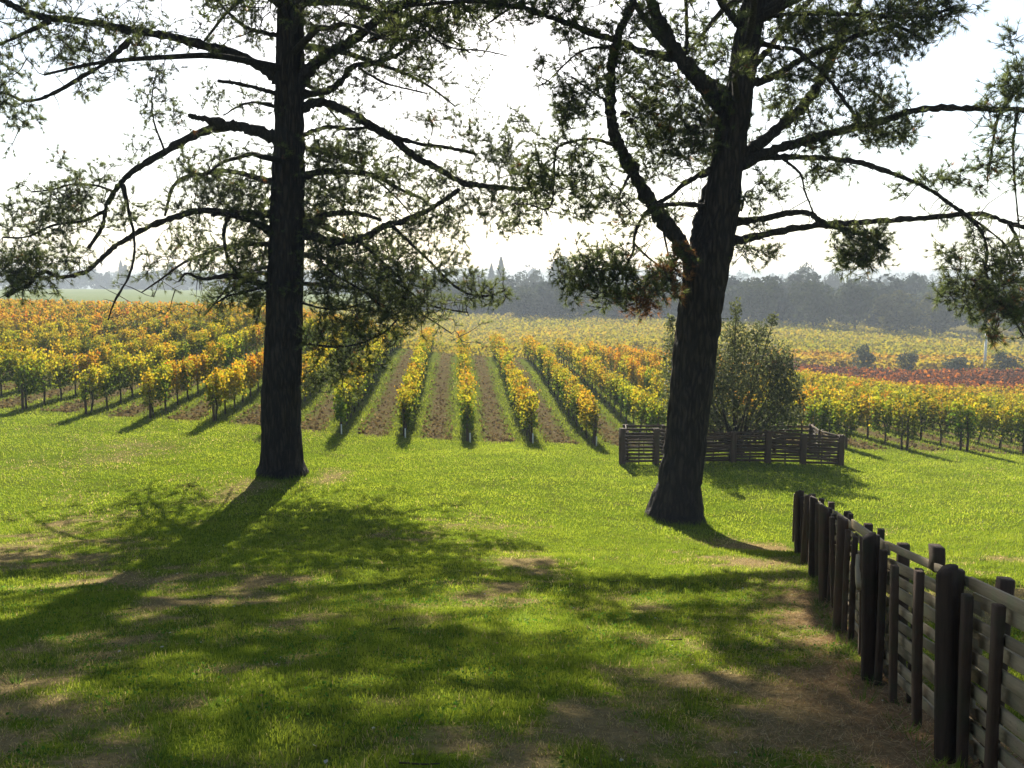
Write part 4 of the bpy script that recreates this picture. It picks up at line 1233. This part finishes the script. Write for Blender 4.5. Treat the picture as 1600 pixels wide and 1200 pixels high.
OAK = [tree_parts(60 + i, 12, 13, 'oak', .75, 1500, (.025, .036, .014), (.065, .080, .028)) for i in range(5)]
PALE = [tree_parts(80 + i, 11, 11, 'oak', .7, 1500, (.06, .065, .022), (.13, .125, .045)) for i in range(2)]
CON = [tree_parts(90 + i, 16, 8, 'conifer', .6, 1700, (.018, .028, .014), (.045, .058, .026)) for i in range(3)]
OLV = [tree_parts(95 + i, 3.0, 3.4, 'oak', .26, 800, (.07, .085, .055), (.17, .185, .125)) for i in range(3)]
def far_tree(name, px, pyb, Y, hpx, wpx, parts, H0, W0, label, cat, group, seed):
    r = np.random.default_rng(seed)
    x = (px - 800) / F * Y
    z = gz(x, Y) - (2.0 if Y > 280 else 0)
    if pyb is not None: pass
    top = at(px, hpx, Y)[2]
    H = max(1.2, top - z); W = wpx * Y / F
    root = empty(name, (x, Y, z)); root.scale = (W / W0, W / W0, H / H0); root.rotation_euler = (0, 0, r.uniform(0, 6.28))
    add("trunk", parts[1], M['bark'], root); add("crown", parts[0], M['farleaf'], root)
    return tag(root, label, cat, group)
GT = "trees along the far edge of the vineyards"
# hpx = photo row of the tree top
for i, (px, Y, top, w, ps, H0, W0, name, label) in enumerate([
    (783, 420, 402, 40, CON[0], 16, 8, "conifer_tree", "pointed hazy conifer above the far woods, left of the leaning pine"),
    (768, 430, 412, 30, CON[1], 16, 8, "conifer_tree", "smaller hazy conifer beside the pointed one above the far woods"),
    (878, 380, 394, 62, OAK[0], 12, 13, "broadleaf_tree", "tall hazy round tree rising above the woods left of the leaning pine"),
    (828, 300, 421, 56, OAK[1], 12, 13, "broadleaf_tree", "hazy dome-shaped tree between the conifer and the tall round tree"),
    (1257, 330, 410, 62, OAK[2], 12, 13, "broadleaf_tree", "pale rounded tree standing above the dark woods at right"),
    (1300, 340, 420, 40, OAK[3], 12, 13, "broadleaf_tree", "pale tree just right of the rounded tree above the woods"),
    (1400, 186, 452, 90, PALE[0], 11, 11, "broadleaf_tree", "yellowish green tree bulging from the dark woods at right"),
    (1460, 186, 450, 76, PALE[1], 11, 11, "broadleaf_tree", "second yellowish tree in the woods beside the hanging branch"),
    (1270, 192, 436, 90, OAK[4], 12, 13, "broadleaf_tree", "dark broad tree at the edge of the woods right of the shrub"),
    (1190, 198, 430, 90, OAK[1], 12, 13, "broadleaf_tree", "dark broad tree in the woods directly above the shrub"),
    (1335, 188, 432, 84, OAK[0], 12, 13, "broadleaf_tree", "dark tree in the woods below the lowest hanging pine tuft"),
    (1530, 182, 432, 96, OAK[2], 12, 13, "broadleaf_tree", "dark tree in the woods above the white pole"),
    (820, 218, 446, 76, OAK[3], 12, 13, "broadleaf_tree", "hazy grey-green tree at the front of the woods above the centre rows"),
    (890, 216, 448, 76, OAK[4], 12, 13, "broadleaf_tree", "hazy tree at the front of the woods left of the brown drooping branch"),
    (960, 214, 444, 80, OAK[2], 12, 13, "broadleaf_tree", "hazy tree at the front of the woods behind the brown drooping branch"),
    (272, 480, 410, 64, CON[2], 16, 10, "conifer_tree", "blue hazy tree mass corner beyond the pale field, left of the straight trunk"),
    (193, 520, 407, 26, CON[0], 16, 8, "conifer_tree", "narrow hazy conifer beyond the pale field at left"),
    ]):
    far_tree(name, px, None, Y, top, w, ps, H0, W0, label, "tree", GT, 700 + i)
for i, (px, Y, top, w, label) in enumerate([
    (1349, 108, 538, 46, "round grey olive bush standing alone by the red vineyard"),
    (1421, 109, 546, 40, "second thinner olive bush right of the round grey one"),
    (1497, 109, 552, 50, "pale sparse olive bush below the white pole"),
    (1572, 109, 550, 50, "sparse olive bush at the picture edge right of the white pole")]):
    far_tree("olive_bush", px, None, Y, top, w, OLV[i % 3], 3.0, 3.4, label, "bush", "olive bushes by the red vineyard", 800 + i)

# the woods behind them, one mass
r = np.random.default_rng(444)
Vs = []; Ts = []; cs = []; nv = 0
woods = []
for px in np.arange(690, 1900, 26):
    Y = 200 + max(0, (1250 - px)) * .05 + r.uniform(2, 10)
    woods.append((px + r.normal(0, 8), Y + r.uniform(0, 6), r.uniform(436, 462) - (8 if px > 1130 else 0), r.uniform(60, 100), 'oak'))
    woods.append((px + r.normal(0, 10), Y + 18 + r.uniform(0, 12), r.uniform(424, 446) + (8 if px < 1100 else -4), r.uniform(60, 100), 'oak'))
for px in np.arange(600, 1900, 40):
    woods.append((px + r.normal(0, 12), 330 + r.uniform(0, 60), r.uniform(418, 434), r.uniform(50, 80), 'oak'))
for px in np.arange(-200, 720, 22):
    woods.append((px + r.normal(0, 9), 480 + r.uniform(0, 90), r.uniform(414, 434), r.uniform(34, 56), 'conifer' if r.random() < .15 else 'oak'))
for px in np.arange(-200, 1900, 34):
    woods.append((px + r.normal(0, 12), 700 + r.uniform(0, 120), r.uniform(412, 428), r.uniform(30, 60), 'conifer' if r.random() < .1 else 'oak'))
for px, Y, top, w, kd in woods:
    x = (px - 800) / F * Y; z = gz(x, Y) - (3.5 if Y > 300 else .6); H = max(3, at(px, top, Y)[2] - z); W = w * Y / F
    n = int(np.clip(900 * (200 / Y), 220, 900))
    C_, N_ = tree_crown(r, H, W, n, kd, 1)
    if Y > 300: C_[:, 2] = C_[:, 2] * 1.12 - .12 * H
    V, T = leaf_quads(C_ + np.array((x, Y, z)), 1.1 * (Y / 200) ** .6, r, .2, .8, None, N_)
    t = r.random((n, 1)) * .6 + .2; b = r.uniform(.45, 1.5) * (np.array((1.25, 1.1, .8)) if r.random() < .25 else np.ones(3))
    c_ = b * ((1 - t) * np.array((.020, .034, .022)) + t * np.array((.050, .072, .038)))
    Vs.append(V); Ts.append(T + nv); nv += len(V); cs.append(np.repeat(c_, 4, 0))
o = add("woods", mesh_np("woods", np.vstack(Vs), [np.vstack(Ts)], np.vstack(cs)), M['farleaf'])
tag(o, "dark hazy woods closing off the vineyards", "woods", kind="stuff")

# white pole by the far vineyard
Yp = 111.0; xp = (1541 - 800) / F * Yp; zp = gz(xp, Yp)
mb = MB(); mb.tube(np.array([(0, 0, -.3), (0, 0, 2.5), (0, 0, 5.0)]), np.array([.16, .15, .14]), 12); mb.tube(np.array([(0, 0, 5.0), (0, 0, 5.06)]), np.array([.19, .19]), 12)
o = add("white_pole", mb.mesh("white_pole", True), M['white']); o.location = (xp, Yp, zp)
tag(o, "plain white pole standing at the edge of the yellow vineyard at right", "pole")
# ------------------------------------------------------------------ grass and litter on the lawn
r = np.random.default_rng(2024)
def blades(Y0, Y1, dens, hl, wd, segs):
    n = int(dens * .6 * (Y1 ** 2 - Y0 ** 2))
    Y = np.sqrt(r.uniform(Y0 ** 2, Y1 ** 2, n)); x = r.uniform(-.60, .60, n) * Y
    # tufty: pull points towards random tuft centres
    x = x + (vn2(x * 9, Y * 9) - .5) * .10; Y = Y + (vn2(x * 9 + 40, Y * 9) - .5) * .10
    d = dryness(x, Y); li = litterness(x, Y)
    keep = r.random(n) < np.clip(1.05 - .40 * d ** .8 - .35 * li, .12, 1)
    if Y0 < 36: keep &= Y < row_front(x) + .2
    else:
        lane = np.abs(((x + .057 * (Y - 36.5) - ROW_X0 + 98) / ROW_S) % 1 - .5)
        keep &= (Y > row_front(x) - .3) & (lane > .17 + .12 * r.random(n)); d = d * .5; li = li * 0
    x, Y, d, li = x[keep], Y[keep], d[keep], li[keep]; n = len(x)
    z = ground_z(x, Y)
    tuft = fbm2(x * 3.1, Y * 3.1, 3)
    L = hl * r.uniform(.45, 1.3, n) * (.55 + .9 * tuft) * (1 - .35 * d)
    az = r.uniform(0, 2 * np.pi, n); lean = r.uniform(.1, .9, n) + .5 * d
    side = np.stack([np.cos(az), np.sin(az), 0 * az], -1)
    az2 = az + math.pi / 2 + r.normal(0, .5, n)
    fw = np.stack([np.cos(az2) * np.sin(lean), np.sin(az2) * np.sin(lean), np.cos(lean)], -1)
    B = np.stack([x, Y, z - .004], -1)
    W = (wd * r.uniform(.6, 1.3, n))[:, None]
    tone = np.clip(fbm2(x * .9 + 7, Y * .9, 3) + r.normal(0, .14 if Y0 < 12 else .07, n), 0, 1)[:, None]
    tone = tone * .8 + .2 * r.random((n, 1)) * (1 if Y0 < 12 else 0) + (0 if Y0 < 12 else .1)
    gcol = (1 - tone) * np.array((.085, .128, .014)) + tone * np.array((.245, .275, .032))
    scol = np.array((.30, .235, .12)) * (.5 + .9 * r.random((n, 1)))
    lcol = np.array((.27, .135, .06)) * (.5 + .9 * r.random((n, 1)))
    scol = scol * (1 - li[:, None]) + lcol * li[:, None]
    isdry = (r.random(n) < np.clip((.03 if Y0 < 12 else .008) + d * 1.0, 0, .96))[:, None]
    col = np.where(isdry, scol, gcol)
    if Y0 > 36: col = col * .72
    if segs == 1:
        V = np.stack([B - side * W, B + side * W, B + fw * L[:, None]], 1).reshape(-1, 3)
        return V, np.zeros((0, 4), int), np.arange(3 * n).reshape(-1, 3), np.repeat(col, 3, 0)
    mid = B + fw * (L * .55)[:, None] + np.array((0, 0, .12)) * L[:, None]
    tip = B + fw * L[:, None] - np.array((0, 0, .10)) * L[:, None]
    V = np.stack([B - side * W, B + side * W, mid + side * W * .8, mid - side * W * .8, tip], 1).reshape(-1, 3)
    i = np.arange(n)[:, None] * 5
    return V, i + np.array([[0, 1, 2, 3]]), i + np.array([[3, 2, 4]]), np.repeat(col, 5, 0)
gb = MB()
for a in [(3.6, 7.5, 3300, .050, .0025, 2), (7.5, 12, 2300, .055, .0035, 1), (12, 20, 850, .058, .0066, 1), (20, 37.5, 320, .064, .0135, 1), (36.01, 62, 90, .11, .022, 1)]:
    V, Q, T, c_ = blades(*a); gb.put(V, Q, T, c_)
# longer grass standing against the two trunks
for bx_, by_, br_2 in [(*at(441, 744, 27.5)[:2], .56), (*at(1053, 812, 22.5)[:2], .58)]:
    n = 2600; th = r.uniform(0, 6.283, n); rad = br_2 + np.abs(r.normal(0, .28, n))
    x = bx_ + rad * np.cos(th); Y = by_ + rad * np.sin(th); B = np.stack([x, Y, ground_z(x, Y) - .01], -1)
    az = r.uniform(0, 6.283, n); side = np.stack([np.cos(az), np.sin(az), 0 * az], -1) * .007
    tip = B + np.stack([r.normal(0, .05, n), r.normal(0, .05, n), r.uniform(.06, .20, n) * np.exp(-(rad - br_2))], -1)
    gb.put(np.stack([B - side, B + side, tip], 1).reshape(-1, 3), None, np.arange(3 * n).reshape(-1, 3), np.repeat(np.array((.09, .13, .012)) * (.6 + .9 * r.random((n, 1))), 3, 0))
# taller tufts and weed rosettes scattered in the near turf
n = 420; Yt = np.sqrt(r.uniform(4.2 ** 2, 17 ** 2, n)); xt = r.uniform(-.57, .57, n) * Yt
k = (fbm2(xt * .8 + 31, Yt * .8, 3) + r.normal(0, .08, n) > .5) & (dryness(xt, Yt) < .7); xt, Yt = xt[k], Yt[k]
sf = r.uniform(0, FL[-1], 170); of = np.where(r.random(170) < .45, -.22, .16) + r.normal(0, .07, 170)      # weeds along the foot of the fence
xt = np.concatenate([xt, np.interp(sf, FL, FENCE[:, 0]) - of]); Yt = np.concatenate([Yt, np.interp(sf, FL, FENCE[:, 1])])
nbl = 22; tone_t = np.repeat(r.random(len(xt)), nbl)[:, None]
hh = np.repeat(r.uniform(.05, .13, len(xt)), nbl) * r.uniform(.6, 1.1, len(xt) * nbl)
x = np.repeat(xt, nbl) + r.normal(0, .035, len(hh)); Y = np.repeat(Yt, nbl) + r.normal(0, .035, len(hh))
B = np.stack([x, Y, ground_z(x, Y) - .005], -1); az = r.uniform(0, 6.283, len(x)); side = np.stack([np.cos(az), np.sin(az), 0 * az], -1) * .0042
tip = B + np.stack([(x - np.repeat(xt, nbl)) * 1.2 + r.normal(0, .02, len(x)), (Y - np.repeat(Yt, nbl)) * 1.2 + r.normal(0, .02, len(x)), hh], -1)
gb.put(np.stack([B - side, B + side, tip], 1).reshape(-1, 3), None, np.arange(3 * len(x)).reshape(-1, 3), np.repeat((1 - tone_t) * np.array((.04, .08, .014)) + tone_t * np.array((.14, .19, .03)), 3, 0))
# broad little weed leaves in the near turf
n = 26000
Y = np.sqrt(r.uniform(3.8 ** 2, 13 ** 2, n)); x = r.uniform(-.58, .58, n) * Y
k = fbm2(x * 1.7 + 90, Y * 1.7, 3) > .53
d = dryness(x, Y); k &= d < .55
x, Y = x[k], Y[k]
V, T = leaf_quads(np.stack([x, Y, ground_z(x, Y) + r.uniform(.008, .04, len(x))], -1), .022, r, .1, .8)
gb.put(V, None, T, np.repeat(np.array((.045, .10, .014)) * (.7 + .9 * r.random((len(x), 1))), 4, 0))
o = add("grass", gb.mesh("grass"), M['grass'])
tag(o, "short patchy lawn grass with dry straw on the slope", "grass", kind="stuff")

# fallen leaves, straw and pale bits
n = 1500
Y = np.sqrt(r.uniform(3.8 ** 2, 26 ** 2, n)); x = r.uniform(-.58, .58, n) * Y
z = ground_z(x, Y) + .02 + .01 * r.random(n)
V, T = leaf_quads(np.stack([x, Y, z], -1), .032, r, 0, .7)
t = r.random((n, 1)); c_ = np.where(t < .3, np.array((.42, .39, .32)), np.where(t < .7, np.array((.28, .18, .09)), np.array((.16, .09, .05))))
V2 = V.reshape(-1, 4, 3); V2[:, :, 2] = z[:, None] + (V2[:, :, 2] - z[:, None]) * .35
lb = MB(); lb.put(V2.reshape(-1, 3), None, T, np.repeat(c_, 4, 0))
# long straw and pine needles by the fence
n = 16000
s_ = r.uniform(0, FL[-1] * .75, n); off = r.normal(.35, .55, n)
P = np.stack([np.interp(s_, FL, FENCE[:, 0]), np.interp(s_, FL, FENCE[:, 1])], -1); P[:, 0] -= off
Z = ground_z(P[:, 0], P[:, 1]) + .012 + .02 * r.random(n)
az = r.uniform(0, 6.28, n); L = r.uniform(.03, .09, n)
dv = np.stack([np.cos(az) * L, np.sin(az) * L, r.normal(0, .015, n)], -1); sv = np.stack([-np.sin(az), np.cos(az), 0 * az], -1) * .0014
B = np.stack([P[:, 0], P[:, 1], Z], -1)
V = np.stack([B - sv, B + sv, B + dv + sv, B + dv - sv], 1).reshape(-1, 3)
t = r.random((n, 1)); c_ = (1 - t) * np.array((.20, .10, .045)) + t * np.array((.48, .36, .19))
lb.put(V, np.arange(4 * n).reshape(-1, 4), None, np.repeat(c_, 4, 0))
# fallen twigs
for k in range(70):
    Y_ = math.sqrt(r.uniform(4.2 ** 2, 25 ** 2)); x_ = r.uniform(-.5, .5) * Y_; a_ = r.uniform(0, 6.283); l_ = r.uniform(.05, .2)
    pp = np.array([(x_ + math.cos(a_) * l_ * u, Y_ + math.sin(a_) * l_ * u, 0) for u in (0, .5, 1)]) + r.normal(0, .015, (3, 3)); pp[:, 2] = ground_z(pp[:, 0], pp[:, 1]) + .022
    V_, Q_, _, _ = tube(pp, np.array([.006, .005, .003]), 4); lb.put(V_, Q_, None, (.07, .05, .035))
# leaves and clods in the tilled lanes
n = 26000
Y = 36.5 + 40 * r.random(n) ** 1.6; x = r.uniform(-.56, .56, n) * Y
lane = np.abs(((x + .057 * (Y - 36.5) - ROW_X0 + 98) / ROW_S) % 1 - .5)
k = (lane < .26) & (Y > row_front(x) + .2) & (Y < row_end(x)); x, Y = x[k], Y[k]
V, T = leaf_quads(np.stack([x, Y, ground_z(x, Y) + .02 + .03 * r.random(len(x))], -1), .13, r, 0, .8)
t = r.random((len(x), 1)); lb.put(V, None, T, np.repeat((1 - t) * np.array((.05, .034, .018)) + t * np.array((.20, .145, .075)), 4, 0))
o = add("fallen_leaves", lb.mesh("fallen_leaves"), M['litter'])
tag(o, "scattered fallen leaves and straw lying on the lawn and along the fence", "fallen leaves", kind="stuff")

# ------------------------------------------------------------------ haze
hb = [(-1500, -12, -16.5), (1700, 1700, 46)]
(x0, y0, z0), (x1, y1, z1) = hb
V = np.array([(x, y, z) for z in (z0, z1) for y in (y0, y1) for x in (x0, x1)])
Qh = np.array([(0, 2, 3, 1), (4, 5, 7, 6), (0, 1, 5, 4), (2, 6, 7, 3), (0, 4, 6, 2), (1, 3, 7, 5)])
hm = bpy.data.materials.new("haze_air"); hm.use_nodes = True
nt = hm.node_tree; nt.nodes.clear()
ho = nt.nodes.new("ShaderNodeOutputMaterial"); pv = nt.nodes.new("ShaderNodeVolumePrincipled")
pv.inputs["Color"].default_value = (.80, .90, 1.0, 1)
pv.inputs["Density"].default_value = .00075
pv.inputs["Anisotropy"].default_value = .0
nt.links.new(pv.outputs[0], ho.inputs["Volume"])
o = add("haze", mesh_np("haze", V, [Qh]), hm)
tag(o, "thin pale autumn haze filling the valley air", "haze", kind="stuff")
